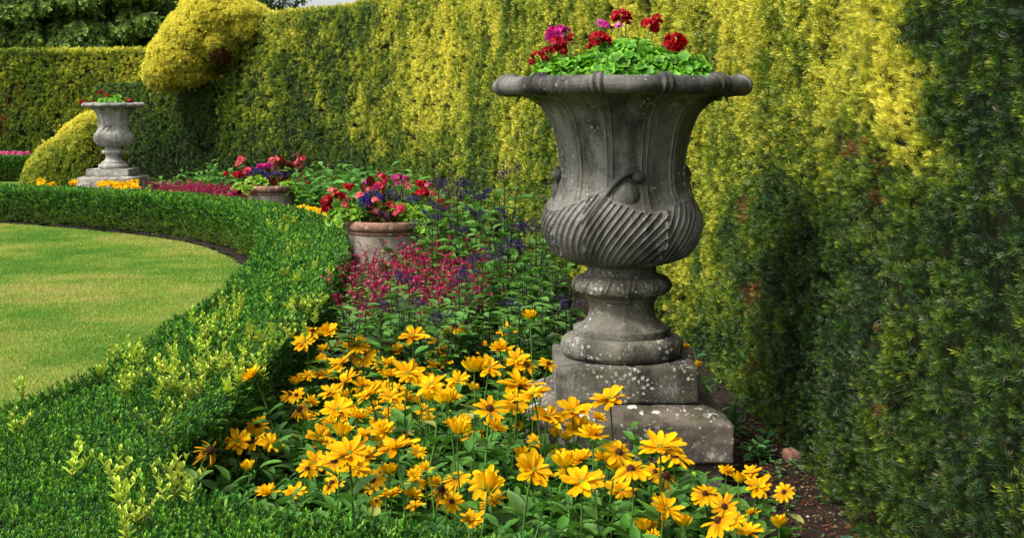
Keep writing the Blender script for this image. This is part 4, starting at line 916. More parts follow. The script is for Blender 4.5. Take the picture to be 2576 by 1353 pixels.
for pi_, (ploc, _, sc) in enumerate(PT):
    zz = ploc[2] + .47 * sc; base = np.array([ploc[0], ploc[1], zz]); nm = ('nearer', 'farther')[pi_]
    grp = 'flowers planted in the %s terracotta pot' % nm
    def H(px, py, dy=0.0): return at_y(px, py, base[1] + dy) - base
    if pi_ == 0:
        hd = [(600, 400, .055, -.0), (575, 445, .06, -.02), (590, 375, .04, .03), (465, 500, .05, -.15), (745, 440, .045, 0), (875, 455, .065, 0), (930, 495, .045, -.1), (555, 530, .045, -.2), (650, 555, .05, -.25), (705, 580, .055, -.25), (515, 555, .04, -.2), (385, 540, .055, -.2), (300, 475, .05, 0), (520, 465, .035, -.05), (680, 605, .03, -.28)]
        heads = [(H(*cx2(a, b), dy), r_ * .95) for a, b, r_, dy in hd]
        lv = [(H(*cx2(a, b), dy), .11) for a, b, dy in ((610, 480, 0), (635, 500, -.1), (600, 600, -.22), (630, 585, -.2), (580, 610, -.2), (650, 400, .05), (520, 470, 0), (700, 500, 0))]
        begonia(base, 'coral begonia with bronze leaves rising in the middle of the nearer terracotta pot', grp, heads, lv)
        g1 = base + np.array([-.27, -.05, 0]); H1 = lambda a, b, dy: at_y(*cx2(a, b), g1[1] + dy) - g1
        geranium(g1, 'dark red geranium with lime leaves hanging over the left of the nearer pot', [((-.04, -.02, .05), (.17, .2, .12), 130, .065), ((.3, .0, .05), (.25, .12, .14), 120, .065)], [(H1(270, 520, -.1), .055, RED), (H1(265, 570, -.12), .05, CRIM), (H1(250, 545, -.12), .045, CRIM), (H1(345, 500, -.1), .055, RED), (H1(390, 445, .05), .05, RED), (H1(415, 440, .05), .03, RED), (H1(325, 470, 0), .035, CORAL)], grp, c0=(.07, .2, .01), c1=(.27, .46, .03))
        g2 = base + np.array([.28, -.02, 0]); H2 = lambda a, b, dy: at_y(*cx2(a, b), g2[1] + dy) - g2
        geranium(g2, 'scarlet geranium with lime leaves on the right of the nearer pot', [((-.03, -.08, .0), (.2, .2, .17), 190, .07), ((-.16, -.12, .06), (.13, .1, .12), 70, .06)], [(H2(830, 425, .05), .055, RED), (H2(840, 480, 0), .06, RED), (H2(810, 485, 0), .04, RED), (H2(955, 535, -.15), .05, RED), (H2(985, 540, -.15), .04, RED), (H2(960, 555, -.1), .03, RED)], grp, c0=(.07, .2, .01), c1=(.27, .46, .03))
        g3 = base + np.array([0, .12, 0]); H3 = lambda a, b, dy: at_y(*cx2(a, b), g3[1] + dy) - g3
        geranium(g3, 'magenta geranium at the back of the nearer terracotta pot', [((0, 0, .03), (.15, .1, .15), 60, .06)], [(H3(515, 425, 0), .055, MAG), (H3(685, 390, 0), .05, MAG), (H3(740, 395, 0), .04, MAG), (H3(705, 420, 0), .05, PINK), (H3(565, 455, -.05), .05, MAG)], grp)
        lobelia(base, 'violet blue lobelia trailing at the front of the nearer pot', grp, [(H(*cx2(500, 560), -.18), np.array([.06, .07, .10]), 100), (H(*cx2(540, 520), -.1), np.array([.10, .09, .07]), 70), (H(*cx2(640, 520), -.05), np.array([.1, .1, .08]), 60), (H(*cx2(780, 530), -.05), np.array([.06, .1, .06]), 40)])
    else:
        C4 = lambda a, b: ((780 + a / 5.6) * .71, (520 + b / 5.6) * .71)
        hd = [(410, 240, .05), (380, 330, .06), (440, 270, .05), (335, 370, .035), (480, 500, .065), (560, 480, .06), (530, 540, .06), (1080, 230, .055), (1040, 270, .06), (1050, 310, .05), (1150, 280, .05), (1620, 230, .06), (1600, 290, .06), (1510, 340, .05), (1580, 380, .05), (960, 640, .055), (1275, 735, .04), (1620, 650, .06), (1590, 600, .04)]
        begonia(base, 'coral begonia with tall bronze leaves in the farther terracotta pot', grp, [(H(*C4(a, b)), r_) for a, b, r_ in hd], [(H(*C4(a, b)), .16) for a, b in ((1250, 300), (1400, 360), (1380, 420), (1180, 620), (1160, 680), (1100, 610), (490, 640), (510, 600), (1300, 510))])
        g1 = base + np.array([-.2, -.1, 0]); H1 = lambda a, b, dy: at_y(*C4(a, b), g1[1] + dy) - g1
        geranium(g1, 'lime leaved red geranium spilling over the left of the farther pot', [((-.03, -.1, -.02), (.2, .2, .12), 45, .085), ((.1, -.1, .08), (.12, .1, .08), 24, .085)], [(H1(345, 560, 0), .07, RED), (H1(540, 750, -.1), .06, RED), (H1(660, 760, -.1), .04, RED), (H1(320, 910, -.1), .08, CRIM), (H1(390, 850, -.1), .06, CRIM), (H1(120, 540, 0), .05, RED)], grp, c0=(.07, .2, .01), c1=(.28, .46, .03))
        g2 = base + np.array([.25, 0, 0]); H2 = lambda a, b, dy: at_y(*C4(a, b), g2[1] + dy) - g2
        geranium(g2, 'lime leaved scarlet geranium on the right of the farther pot', [((.02, -.05, -.02), (.18, .18, .13), 45, .085)], [(H2(1780, 740, 0), .07, RED), (H2(1860, 800, 0), .07, RED)], grp, c0=(.07, .2, .01), c1=(.26, .44, .03))
        g3 = base + np.array([-.05, .1, 0]); H3 = lambda a, b, dy: at_y(*C4(a, b), g3[1] + dy) - g3
        geranium(g3, 'magenta geranium massed at the back of the farther pot', [((0, 0, .03), (.15, .1, .12), 40, .09)], [(H3(800, 400, 0), .06, MAG), (H3(880, 390, 0), .06, MAG), (H3(960, 370, 0), .06, MAG), (H3(1040, 390, 0), .05, MAG), (H3(1000, 340, 0), .05, MAG), (H3(750, 430, 0), .04, MAG)], grp)
        lobelia(base, 'violet blue lobelia between the begonias of the farther pot', grp, [(H(*C4(700, 560)), np.array([.11, .1, .1]), 120), (H(*C4(880, 660)), np.array([.09, .1, .1]), 90), (H(*C4(1250, 570)), np.array([.2, .1, .08]), 140)])
# ================================================================== coneflowers
YEL, YEL2, ORG = np.array([.74, .39, .002]), np.array([.76, .45, .003]), np.array([.66, .25, .002])
def petal_T(w=.27, nx=6, droop=.1, seed=0, cup=.07, notch=True):
    V, Fc, t = [], [], []; r = np.random.default_rng(seed); tw = r.normal(0, .06)
    prof = [.3, .62, .86, 1.0, 1.0, .86, .5] if nx == 6 else [.3, .85, 1, .5]
    for i in range(nx + 1):
        u = i / nx; ww = w * .5 * prof[i]; z = -droop * u ** 2 + .04 * sin(u * 3 + seed)
        ys = u; end = (.03 if i == nx else 0)
        for j, sx in enumerate((-1, -.5, 0, .5, 1)):
            V.append([sx * ww, ys - (end * (1 if j % 2 == 0 else -1)), z + cup * abs(sx) ** 1.5 * prof[i] * (1 if seed % 3 else -1) + (.014 if j % 2 else 0) + tw * sx * u * .3]); t.append(min(1, u * 1.6))
    for i in range(nx):
        for j in range(4):
            a = i * 5 + j; Fc.append([a, a + 1, a + 6, a + 5])
    return np.array(V), np.array(Fc), np.array(t)
PET = [petal_T(.34 + .05 * (s % 3), 6, .02 + .05 * (s % 4), s) for s in range(6)]
WPT = [petal_T(.13, 6, .5, s + 20, .12) for s in range(4)]
def ray(mb, n, el, length, r0, T, col, col2, elj=.15, z0=0.0, azo=0.0, lj=.1, skip=0.0):
    for i in range(n):
        if rng.random() < skip: continue
        az = azo + 2 * pi * i / n + rng.normal(0, .1); e = el + rng.normal(0, elj); d_ = np.array([[cos(az) * cos(e), sin(az) * cos(e), sin(e)]])
        p = np.array([[cos(az) * r0, sin(az) * r0, z0]]); up = np.array([[-cos(az) * sin(e), -sin(az) * sin(e), cos(e)]]); R = frames(d_, up=up, roll=rng.normal(0, .22, 1))
        c = col2 * (1 + rng.normal(0, .09)) * np.array([1, 1 + rng.normal(.02, .09), 1]); mb.add(*inst(T[rng.integers(0, len(T))], p, R, length * (1 + rng.normal(0, lj)), np.clip(col, 0, 1), np.clip(c, 0, 1)))
def cone_mb(r=.12, h=.14, col=(.06, .025, .01), green=False):
    mb = MB(); n = 12; u = np.linspace(0, pi * .55, 9); th = np.linspace(0, 2 * pi, 18, endpoint=False)
    prof = np.stack([np.sin(u) * r, np.cos(u) * h], 1); V = np.stack([prof[:, :1] * np.cos(th), prof[:, :1] * np.sin(th), prof[:, 1:] + 0 * th], 2).reshape(-1, 3)
    mb.add(V, gridfaces(9, 18, True), np.array(col))
    # disc florets as tiny spikes
    k = 90; a = np.arange(k) * 2.39996; q = np.sqrt((np.arange(k) + .5) / k) * pi * .5
    P = np.stack([np.sin(q) * r * np.cos(a), np.sin(q) * r * np.sin(a), np.cos(q) * h], 1); T = (np.array([[-.5, 0, 0], [.5, 0, 0], [0, 1, 0.]]), np.array([[0, 1, 2]]), np.array([0, 0, 1.]))
    c2 = np.array((.16, .075, .015) if not green else (.36, .42, .03)); D = norm(P / np.array([r, r, h]))
    for rr in (0, 1.57):
        mb.add(*inst(T, P, frames(D, roll=np.full(k, rr) + rng.normal(0, .3, k)), np.stack([np.full(k, .018), np.full(k, .03), np.ones(k)], 1), np.array(col) * 1.3, c2))
    return mb
HEADS = {}
def build_heads():
    for k in range(4):      # open, green centre, double row of petals
        mb = MB(); ray(mb, 11 + k % 3, .12 + .1 * (k % 2), .5, .07, PET, ORG * .9, YEL, .16); ray(mb, 7 + k % 3, .42, .42, .05, PET, ORG, YEL2, .2, .02, .3)
        HEADS['G', k] = (mb, cone_mb(.085, .07, (.2, .26, .02), True))
    for k in range(3):
        mb = MB(); ray(mb, 12 + k, -.02 - .12 * k, .5, .1, PET, ORG * .75, YEL, .16)
        HEADS['B', k] = (mb, cone_mb(.125, .15))
    for k in range(3):      # cupped, seen from the side
        mb = MB(); ray(mb, 10, .45 - .1 * k, .5, .06, PET, ORG, YEL, .15); ray(mb, 9, .8, .44, .05, PET, ORG, YEL2, .15, .02, .3); ray(mb, 6, 1.1, .36, .03, PET, ORG, YEL2, .1, .03)
        HEADS['S', k] = (mb, cone_mb(.08, .06, (.2, .26, .02), True))
    for k in range(2):      # half-open bud
        mb = MB(); ray(mb, 12, 1.05, .62, .2, PET, np.array([.6, .5, .02]), YEL2, .05, -.05); ray(mb, 10, 1.25, .62, .12, PET, np.array([.6, .5, .02]), YEL2, .05, 0, .2)
        HEADS['bud', k] = (mb, cone_mb(.12, .3, (.3, .3, .02), True))
    for k in range(3):      # withered
        mb = MB(); ray(mb, 11, -.35 - .25 * k, .46, .1, WPT, np.array([.25, .1, .02]), np.array([.62, .3, .03]), .4, lj=.25); ray(mb, 9, -.15, .36, .1, WPT, ORG * .6, YEL * .75, .4, skip=.2, lj=.2); ray(mb, 6, .1, .3, .1, WPT, ORG * .7, YEL * .9, .4)
        HEADS['W', k] = (mb, cone_mb(.13, .18, (.035, .016, .008)))
    for k in range(2):      # green unopened bud
        mb = MB(); ray(mb, 12, .35, .5, .15, WPT, np.array([.06, .18, .04]), np.array([.1, .26, .07]), .2); HEADS['N', k] = (mb, cone_mb(.2, .22, (.2, .32, .03), True))
    for key, (a, b) in list(HEADS.items()):
        # green sepals below
        ray(a, 9, -.1 if key[0] != 'bud' else .6, .24 if key[0] != 'bud' else .4, .03, [leaf_T(1, .35, .1, .3, 3, 2)] * 2, np.array([.05, .13, .02]), np.array([.07, .18, .03]), .2, -.03)
        HEADS[key] = (a.mesh('flower_head', M['petal']), b.mesh('cone', M['cone']))
build_heads()
NK = {'G': 4, 'B': 3, 'S': 3, 'bud': 2, 'W': 3, 'N': 2}
CLEAF = [leaf_T(1, .42, .10, .22, 5, s, wave=.02, base=.0) for s in range(3)]
def coneflower(pos, diam, kind, nvec, root_xy=None, leaves=7, label='', group=None, leafsize=.1, reg=None):
    h = pos[2]; lean = rng.normal(0, .05, 2)
    if root_xy is None:
        for _ in range(12):
            root_xy = pos[:2] + np.array([rng.normal(0, .05), rng.normal(.05, .05)])
            if not ingons(np.array([root_xy]), BOXPOLY)[0] and not (abs(root_xy[0] - UX) < .36 and abs(root_xy[1] - UY) < .36): break
    base = np.array([root_xy[0], root_xy[1], .01]); root = thing('coneflower', label, 'flower', base, group)
    tip = np.array(pos) - base; nv = norm(np.array(nvec, float)); st = MB(); ctrl = tip - nv * .5 * h; ctrl[2] = max(ctrl[2], .3 * h); ctrl[:2] = ctrl[:2] * .6 + .4 * tip[:2]
    c = bez(np.zeros(3), ctrl, tip - nv * .004, 12); sc_ = jitter((.07, .16, .025), 1, .2)[0]
    add_tube(st, c, np.linspace(.0042, .0028, 12) * (1 if diam > .06 else .8), sc_, 6); st.obj('stem', M['stem'], root)
    if leaves:
        fo = MB(); u = rng.uniform(.05, .72, leaves); P = np.stack([np.interp(u, np.linspace(0, 1, 12), c[:, k]) for k in range(3)], 1); az = np.arange(leaves) * 2.4 + rng.uniform(0, 6)
        D = np.stack([np.cos(az), np.sin(az), rng.normal(.55, .3, leaves)], 1); cc = jitter((.045, .13, .016), leaves, .25); c1 = jitter((.11, .27, .038), leaves, .2)
        yl = rng.random(leaves) < .04; c1[yl] = (.35, .36, .09); cc[yl] = (.28, .3, .06); idx = rng.integers(0, 3, leaves)
        sz = leafsize * rng.uniform(.6, 1.25, leaves) * (1.1 - .5 * u)
        for k in range(3):
            m = idx == k
            if m.any(): fo.add(*inst(CLEAF[k], P[m], frames(D[m], roll=rng.normal(0, .25, m.sum())), sz[m], cc[m], c1[m]))
        fo.obj('foliage', M['leaf'], root)
    k = int(rng.integers(0, NK[kind])); hm, cm = HEADS[kind, k]
    o = link('flower_head', hm, root, tuple(tip)); s = diam if kind not in ('bud', 'N') else diam * 1.25; o.scale = (s,) * 3
    zax = nv; xax = norm(np.cross([0.1, 1, .2], zax)); yax = np.cross(zax, xax); a = rng.uniform(0, 6.28); X = xax * cos(a) + yax * sin(a); Y = np.cross(zax, X)
    import mathutils
    o.rotation_euler = mathutils.Matrix(((X[0], Y[0], zax[0]), (X[1], Y[1], zax[1]), (X[2], Y[2], zax[2]))).to_euler()
    link('cone', cm, o); return root
L6 = [(130,190,'G',135),(180,122,'B',115),(275,130,'S',130),(20,280,'bud',50),(340,175,'W',90),(265,220,'G',105),(450,212,'G',150),(340,315,'G',145),(480,265,'B',130),(510,310,'S',110),(545,258,'S',70),(595,278,'bud',45),(680,245,'S',120),(725,205,'S',90),(780,150,'G',160),(635,320,'S',120),(705,325,'S',80),(790,340,'S',90),(905,330,'S',110),(880,360,'W',90),(918,205,'B',110),(870,215,'N',40),(1030,100,'B',145),(1340,125,'G',120),(1475,45,'bud',60),(1300,230,'S',145),(1215,215,'S',90),(1395,285,'G',130),(1455,325,'B',130),(1585,315,'B',110),(1015,325,'B',85),(1078,360,'W',85),(1235,340,'G',165),(1048,418,'G',135),(1145,330,'W',50),
 (158,388,'G',120),(268,385,'G',115),(440,378,'S',90),(375,428,'G',175),(75,435,'bud',45),(290,485,'G',140),(515,500,'G',175),(385,510,'bud',60),(650,390,'S',130),(750,375,'G',175),(560,455,'S',100),(640,515,'G',150),(735,525,'S',120),(890,440,'G',190),(810,545,'bud',50),(875,530,'bud',75),(985,515,'G',145),(1135,470,'bud',45),(1410,440,'G',240),(1495,500,'G',230),(1235,585,'B',190),(1090,640,'S',80),(875,665,'bud',45),(105,590,'W',150),(170,545,'S',95),(330,590,'G',190),(450,640,'S',155),(590,640,'S',110),(280,675,'S',125),(225,750,'G',165),(355,740,'bud',100),(500,735,'G',150),(600,720,'S',150),(675,815,'G',240),(400,850,'G',240),(195,905,'G',160),(450,945,'G',190),(297,1025,'B',135),(540,1010,'B',160),(75,1080,'G',140),(620,1095,'S',85),(680,1085,'S',90),(775,1110,'S',145),(885,970,'N',90),(845,950,'S',130),(650,935,'W',110),(1265,700,'S',150),(1175,730,'W',80),(1035,995,'B',150),(945,1065,'W',180),(1212,1015,'B',195),(1245,1140,'G',165),(1125,1240,'G',125),(1430,875,'bud',85),(1500,950,'G',235),(1585,630,'G',190),(1640,660,'S',130),(1730,595,'G',200),(1390,590,'S',90),(1780,1020,'G',230),(1630,745,'bud',60),(1700,760,'bud',60),(1770,700,'G',190),(1850,745,'S',200),(1710,960,'S',150),(1000,605,'N',30),(420,300,'S',60),(780,1000,'S',70),(545,560,'S',70),(1900,420,'N',1),(730,725,'W',60),(1780,890,'S',160),(820,430,'S',120),(600,430,'W',70),(950,300,'S',90)]
L7 = [(97,525,'G',215),(30,640,'S',100),(155,845,'B',190),(50,880,'S',130),(405,815,'G',265),(500,845,'S',100),(228,945,'B',210),(170,1070,'G',175),(370,960,'B',130),(435,985,'W',190),(440,1180,'G',205),(800,958,'S',105),(870,1015,'bud',60),(945,965,'G',120),(980,1045,'G',150),(1140,1080,'B',125),(670,1090,'B',150),(785,1165,'B',150),(748,1250,'B',200),(850,1250,'G',120),(950,1210,'S',105),(928,1318,'G',165),(545,1275,'bud',45),(300,1300,'bud',45),(365,1340,'S',95),(605,975,'N',70),(1110,1280,'bud',30),(110,900,'S',120)]
L5 = [(1340,500,'S',135),(1110,890,'W',180),(1040,930,'W',100),(1260,840,'G',140),(1365,760,'B',125),(1350,845,'B',120),(1435,850,'G',130),(1315,990,'bud',60),(1460,375,'bud',42),(1515,398,'bud',42),(1560,535,'bud',42),(1415,1120,'S',130),(1335,625,'N',35),(1425,622,'N',45)]
FL = [(710 + a * .4224, 781 + b * .4224, k, s * .4224) for a, b, k, s in L6 if s > 5] + [(1491 + a * .4224, 781 + b * .4224, k, s * .4224) for a, b, k, s in L7] + [(a * .475, 710 + b * .475, k, s * .475) for a, b, k, s in L5]
_r = np.random.default_rng(77); _ex = []
for (px, py, kind, s) in FL:
    if (730 < px < 1330 and 840 < py < 1190 and _r.random() < .7) or (780 < px < 1680 and 1080 < py < 1320 and _r.random() < .6): _ex.append((px + _r.normal(0, 32), py + abs(_r.normal(0, 18)) + 6, _r.choice(['G', 'S', 'B', 'bud'], p=[.42, .22, .28, .08]), s * .72 if s > 35 else 45))
FL += _ex
SPEC = []
for (px, py, kind, s) in FL:
    dd = {'G': .112, 'B': .108, 'S': .1, 'bud': .055, 'W': .1, 'N': .05}[kind] * rng.uniform(.9, 1.1)
    z = .46 + rng.normal(0, .03)
    Ysz = F * dd / s; zs = CAMZ - (py - HY) * Ysz / F; z = np.clip(.6 * z + .4 * zs, .26, .6)
    if px > 1690 and py > 1100: z = min(z, .36)
    p = at(px, py, z)
    for _ in range(60):
        inb = ingons(np.array([p[:2]]), BOXPOLY)[0]; ins = abs(p[0] - UX) < .43 and p[1] > UY - .50
        if not inb and not ins: break
        z = z - .012 if inb and not ins else z + .012; p = at(px, py, float(np.clip(z, .12, .95)))
    SPEC.append([p, kind, s * p[1] / F, px, py])
# the two behind the plinth's right edge and the fallen one
SPEC.append([at_y(1752, 925, 5.75), 'S', .075, 1752, 925]); SPEC.append([at_y(1723, 874, 5.8), 'S', .06, 1723, 874])
names = {'G': ('golden', 'coneflower with green centre'), 'B': ('golden', 'coneflower with brown cone'), 'S': ('cupped golden', 'coneflower'), 'bud': ('half-open yellow', 'coneflower bud'), 'W': ('withered brown', 'coneflower'), 'N': ('green', 'closed coneflower bud')}
def region(px, py):
    if px < 722 and py > 930: return 'beside the box hedge corner'
    if px > 1700 and py > 1130: return 'on the bare soil at right'
    if px > 1700: return 'behind the plinth corner'
    if px > 1325 and py < 1120: return 'before the plinth steps'
    if px > 1325: return 'below the near plinth'
    r_ = 'at the back of the big yellow patch' if py < 905 else 'in the yellow patch just above its middle' if py < 985 else 'in the yellow patch just below its middle' if py < 1120 else 'at the front of the yellow patch'
    return r_
def ordw(i, n):
    O = ['first', 'second', 'third', 'fourth', 'fifth', 'sixth', 'seventh', 'eighth', 'ninth', 'tenth', 'eleventh', 'twelfth', 'thirteenth', 'fourteenth', 'fifteenth', 'sixteenth', 'seventeenth', 'eighteenth', 'nineteenth', 'twentieth']
    if n == 1: return 'only'
    if i == 0: return 'leftmost'
    if i == n - 1: return 'rightmost'
    return O[i] + ' from left'
def tilt(px, py, kind):
    v = np.array([rng.normal(0, .28), -.42 + rng.normal(0, .25), 1.0])
    if kind == 'B': v = np.array([rng.normal(0, .3), -.6 + rng.normal(0, .3), 1.0])
    if kind in ('bud', 'N'): v = np.array([rng.normal(0, .15), rng.normal(0, .12), 1.0])
    if kind == 'S': v = np.array([rng.normal(0, .45), -.15 + rng.normal(0, .2), 1.0])
    if kind == 'W': v = np.array([rng.normal(0, .5), -.6, .8])
    return v
cells = {}
for i, sp in enumerate(SPEC): cells.setdefault((region(sp[3], sp[4]), sp[1]), []).append(i)
LB = {}
for (rg, kd), ids in cells.items():
    ids.sort(key=lambda i: SPEC[i][3]); a, b = names[kd]
    for j, i in enumerate(ids):
        o = ordw(j, len(ids)); LB[i] = ('%s %s %s' % (a, b, rg)) if o == 'only' else '%s %s %s %s' % (a, b, rg, o)
GC_ = 'golden coneflowers in the flower bed'
for i, (p, kd, dm, px, py) in enumerate(SPEC):
    coneflower(p, float(np.clip(dm * .95, .035, .13)), kd, tilt(px, py, kd), leaves=int(rng.integers(7, 12)), label=LB[i], group=GC_, leafsize=.105)
# leafy non-flowering coneflower growth between the stems
def leafy(pos, n, h, spread, ls, c0, c1, name, label, cat, group, T=CLEAF, stemcol=(.06, .12, .03), updir=.45, roll=.3):
    root = thing(name, label, cat, (pos[0], pos[1], 0), group); fo = MB(); st = MB(); ns = max(1, int(n / 9))
    for s in range(ns):
        tip = np.array([rng.normal(0, spread), rng.normal(0, spread), h * rng.uniform(.75, 1.1)]); b = np.array([rng.normal(0, .02), rng.normal(0, .02), 0]); c = bez(b, np.array([tip[0] * .3, tip[1] * .3, tip[2] * .6]), tip, 8)
        add_tube(st, c, np.linspace(.004, .002, 8), stemcol, 5); k = 9; u = np.linspace(.22, 1, k); P = np.stack([np.interp(u, np.linspace(0, 1, 8), c[:, q]) for q in range(3)], 1)
        az = np.arange(k) * 2.4 + rng.uniform(0, 6); D = np.stack([np.cos(az), np.sin(az), rng.normal(updir, .2, k) + u * .35], 1); cc = jitter(c0, k, .22); cc1 = jitter(c1, k, .2); idx = rng.integers(0, len(T), k)
        for q in range(len(T)):
            m = idx == q
            if m.any(): fo.add(*inst(T[q], P[m], frames(D[m], roll=rng.normal(0, roll, m.sum())), (ls * rng.uniform(.7, 1.2, k) * (1.1 - .45 * u))[m], cc[m], cc1[m]))
    fo.obj('foliage', M['leaf'], root); st.obj('stem', M['stem'], root); return root
k = 0; pts = []
for _ in range(4000):
    q = np.array([rng.uniform(-.95, .95), rng.uniform(3.1, 5.6)]); px = HX + F * q[0] / q[1]
    if ingons(np.array([q]), BOXPOLY)[0] or (abs(q[0] - UX) < .45 and q[1] > UY - .45): continue
    if q[0] > .62 and q[1] > 3.3: continue
    if ingons(np.array([q - [0, .17]]), BOXPOLY)[0]: continue
    if q[0] > .78: continue
    if any(np.hypot(*(q - r_)) < .155 for r_ in pts): continue
    pts.append(q)
for q in pts:
    leafy(q, 27, rng.uniform(.15, .27), .07, .10, (.04, .125, .016), (.10, .26, .038), 'leafy_coneflower', 'leafy green coneflower shoots without blooms filling in under the yellow flowers', 'plant', 'flowerless coneflower shoots under the yellow blooms')

# far coneflower patches
def patch(boxes, y0, y1, n, dia, reg, z=(.34, .42)):
    out = []
    for (xa, ya, xb, yb, k) in boxes:
        for _ in range(k):
            out.append((rng.uniform(xa, xb), rng.uniform(ya, yb)))
    out.sort(); spec = []
    for (px, py) in out:
        z = .40 + rng.normal(0, .02); p = at(px, py, z)
        for _ in range(40):
            if not ingons(np.array([p[:2]]), BOXPOLY)[0]: break
            z -= .01; p = at(px, py, z)
        spec.append(p)
    return spec
sp = patch([(748, 522, 800, 545, 12), (775, 528, 835, 556, 14), (800, 560, 850, 580, 4), (845, 500, 880, 530, 6), (1000, 470, 1010, 480, 0)], 0, 0, 0, 0, '')
for j, p in enumerate(sp):
    kd = 'G' if rng.random() < .75 else 'S'
    coneflower(p, .115, kd, tilt(0, 0, kd), leaves=6, label='yellow coneflower in the small clump between the two terracotta pots', group='coneflowers clumped between the two terracotta pots', leafsize=.13)
sp = patch([(245, 458, 262, 472, 4), (262, 462, 285, 470, 4), (282, 454, 312, 478, 12), (312, 458, 346, 478, 11), (92, 456, 104, 463, 3), (128, 462, 134, 466, 1), (170, 455, 185, 462, 2)], 0, 0, 0, 0, '')
for j, p in enumerate(sp):
    kd = 'G' if rng.random() < .7 else 'S'
    coneflower(p, .125, kd, tilt(0, 0, kd), leaves=5, label='tiny yellow coneflower below the far urn behind the box hedge', group='coneflowers below the far urn', leafsize=.13)

# ================================================================== heliotropes
HL = [leaf_T(1, .46, .10, .28, 6, s, wave=.015, base=.02) for s in range(3)]
def heliotrope_var(seed, h=.62, cluster=1.0, dark=1.0, nst=3):
    fo, st, fl = MB(), MB(), MB(); r = rng
    tips = []
    for s in range(nst):
        tip = np.array([r.normal(0, .075), r.normal(0, .075), h * r.uniform(.72, .98)]) if s else np.array([0, 0, h]); c = bez(np.zeros(3), np.array([tip[0] * .2, tip[1] * .2, h * .5]), tip, 10); tips.append(tip)
        add_tube(st, c, np.linspace(.0055, .0028, 10), (.03, .018, .022), 6); k = 13; u = np.linspace(.2, .96, k); P = np.stack([np.interp(u, np.linspace(0, 1, 10), c[:, q]) for q in range(3)], 1)
        az = np.arange(k) * 2.4 + r.uniform(0, 6); D = np.stack([np.cos(az), np.sin(az), r.normal(.35, .18, k) + u * .3], 1); cc = jitter((.045, .14, .022), k, .25); c1 = jitter((.13, .30, .042), k, .28)
        pur = r.random(k) < .12; c1[pur] = (.055, .06, .03); idx = r.integers(0, 3, k); sz = .145 * r.uniform(.75, 1.2, k) * (1.08 - .5 * u)
        for q in range(3):
            m = idx == q
            if m.any(): fo.add(*inst(HL[q], P[m], frames(D[m], roll=r.normal(0, .25, m.sum())), sz[m], cc[m], c1[m]))
    if cluster > 0:
        L = leaf_T(1, .8, .1, .05, 2, 4)
        for tip in tips[:1]:
            for b in range(int(5 * cluster) + 1):
                c0 = tip + np.array([r.normal(0, .028), r.normal(0, .028), r.uniform(.01, .045)]) * min(1.2, cluster + .3); add_tube(st, bez(tip - [0, 0, .03], tip, c0, 4), .0014, (.04, .02, .03), 4)
                n = 22; P = c0 + r.normal(0, .011, (n, 3)) * [1.2, 1.2, .8]; P = np.repeat(P, 3, 0); col = jitter((.05, .022, .13), n * 3, .4); dk = r.random(n * 3) < .6; col[dk] = jitter((.03, .014, .06), int(dk.sum()), .4)
                fl.add(*inst(L, P, frames(r.normal(0, 1, P.shape) + [0, 0, .5]), .0085, col, col))
    return fo, st, fl
HV = []
for v in range(7):
    cl = [1.0, 1.2, .8, 0, 0, .4, 0][v]; a, b, c = heliotrope_var(v, .6, cl, nst=[3, 2, 3, 3, 4, 2, 3][v]); HV.append((a.mesh('foliage', M['leaf']), b.mesh('stem', M['stem']), c.mesh('flower_cluster', M['bloom']) if c.v else None, cl))
def heliotrope(p, z, v, label, group):
    root = thing('heliotrope_plant', label, 'heliotrope', (p[0], p[1], 0), group, rng.uniform(0, 6.28)); s = z / .6; root.scale = (min(s, 1.2), min(s, 1.2), s)
    f, st, fl, _ = HV[v]; link('foliage', f, root); link('stem', st, root)
    if fl: link('flower_cluster', fl, root)
def okpos(p): return not ingons(np.array([p[:2]]), BOXPOLY)[0] and not (abs(p[0] - UX) < .3 and abs(p[1] - UY) < .3)
HB = [(1330, 375, .98), (1100, 430, .85), (935, 430, .8), (1190, 500, .8), (1050, 500, .78), (930, 570, .7), (1310, 605, .74), (1160, 600, .7), (1060, 700, .62), (1450, 680, .7), (1520, 690, .7), (1350, 790, .64), (1300, 840, .6), (1150, 875, .56), (1200, 870, .58), (690, 975, .56), (760, 1005, .55), (1100, 950, .58), (1060, 1005, .56), (620, 615, .6), (800, 665, .58), (600, 1150, .5), (790, 1130, .5), (930, 1220, .5), (1375, 1140, .5), (1700, 1140, .55), (960, 445, .8), (900, 620, .66), (1430, 800, .62)]
HBs = sorted(HB, key=lambda q: (q[1] > 760, q[1] > 1050, q[0])); hgrp = 'dark purple heliotropes in the bed'
rows = {'back': [q for q in HB if q[1] < 640], 'middle': [q for q in HB if 640 <= q[1] < 900], 'front': [q for q in HB if q[1] >= 900]}
for rn, lst in rows.items():
    lst.sort()
    for j, (a, b, z) in enumerate(lst):
        px, py = cx2(a, b); p = at(px, py + 4, z)
        if p[1] > 10.2 and rn == 'back': p = at_y(px, py + 4, 9.4 + rng.uniform(0, .7)); z = p[2]
        if not okpos(p): continue
        o = ordw(j, len(lst)); heliotrope(p, z - .02, int(rng.choice([0, 1, 2, 2])) if b > 550 else int(rng.choice([1, 2, 5])), 'purple heliotrope in the %s row left of the near urn, %s' % (rn, o), hgrp)
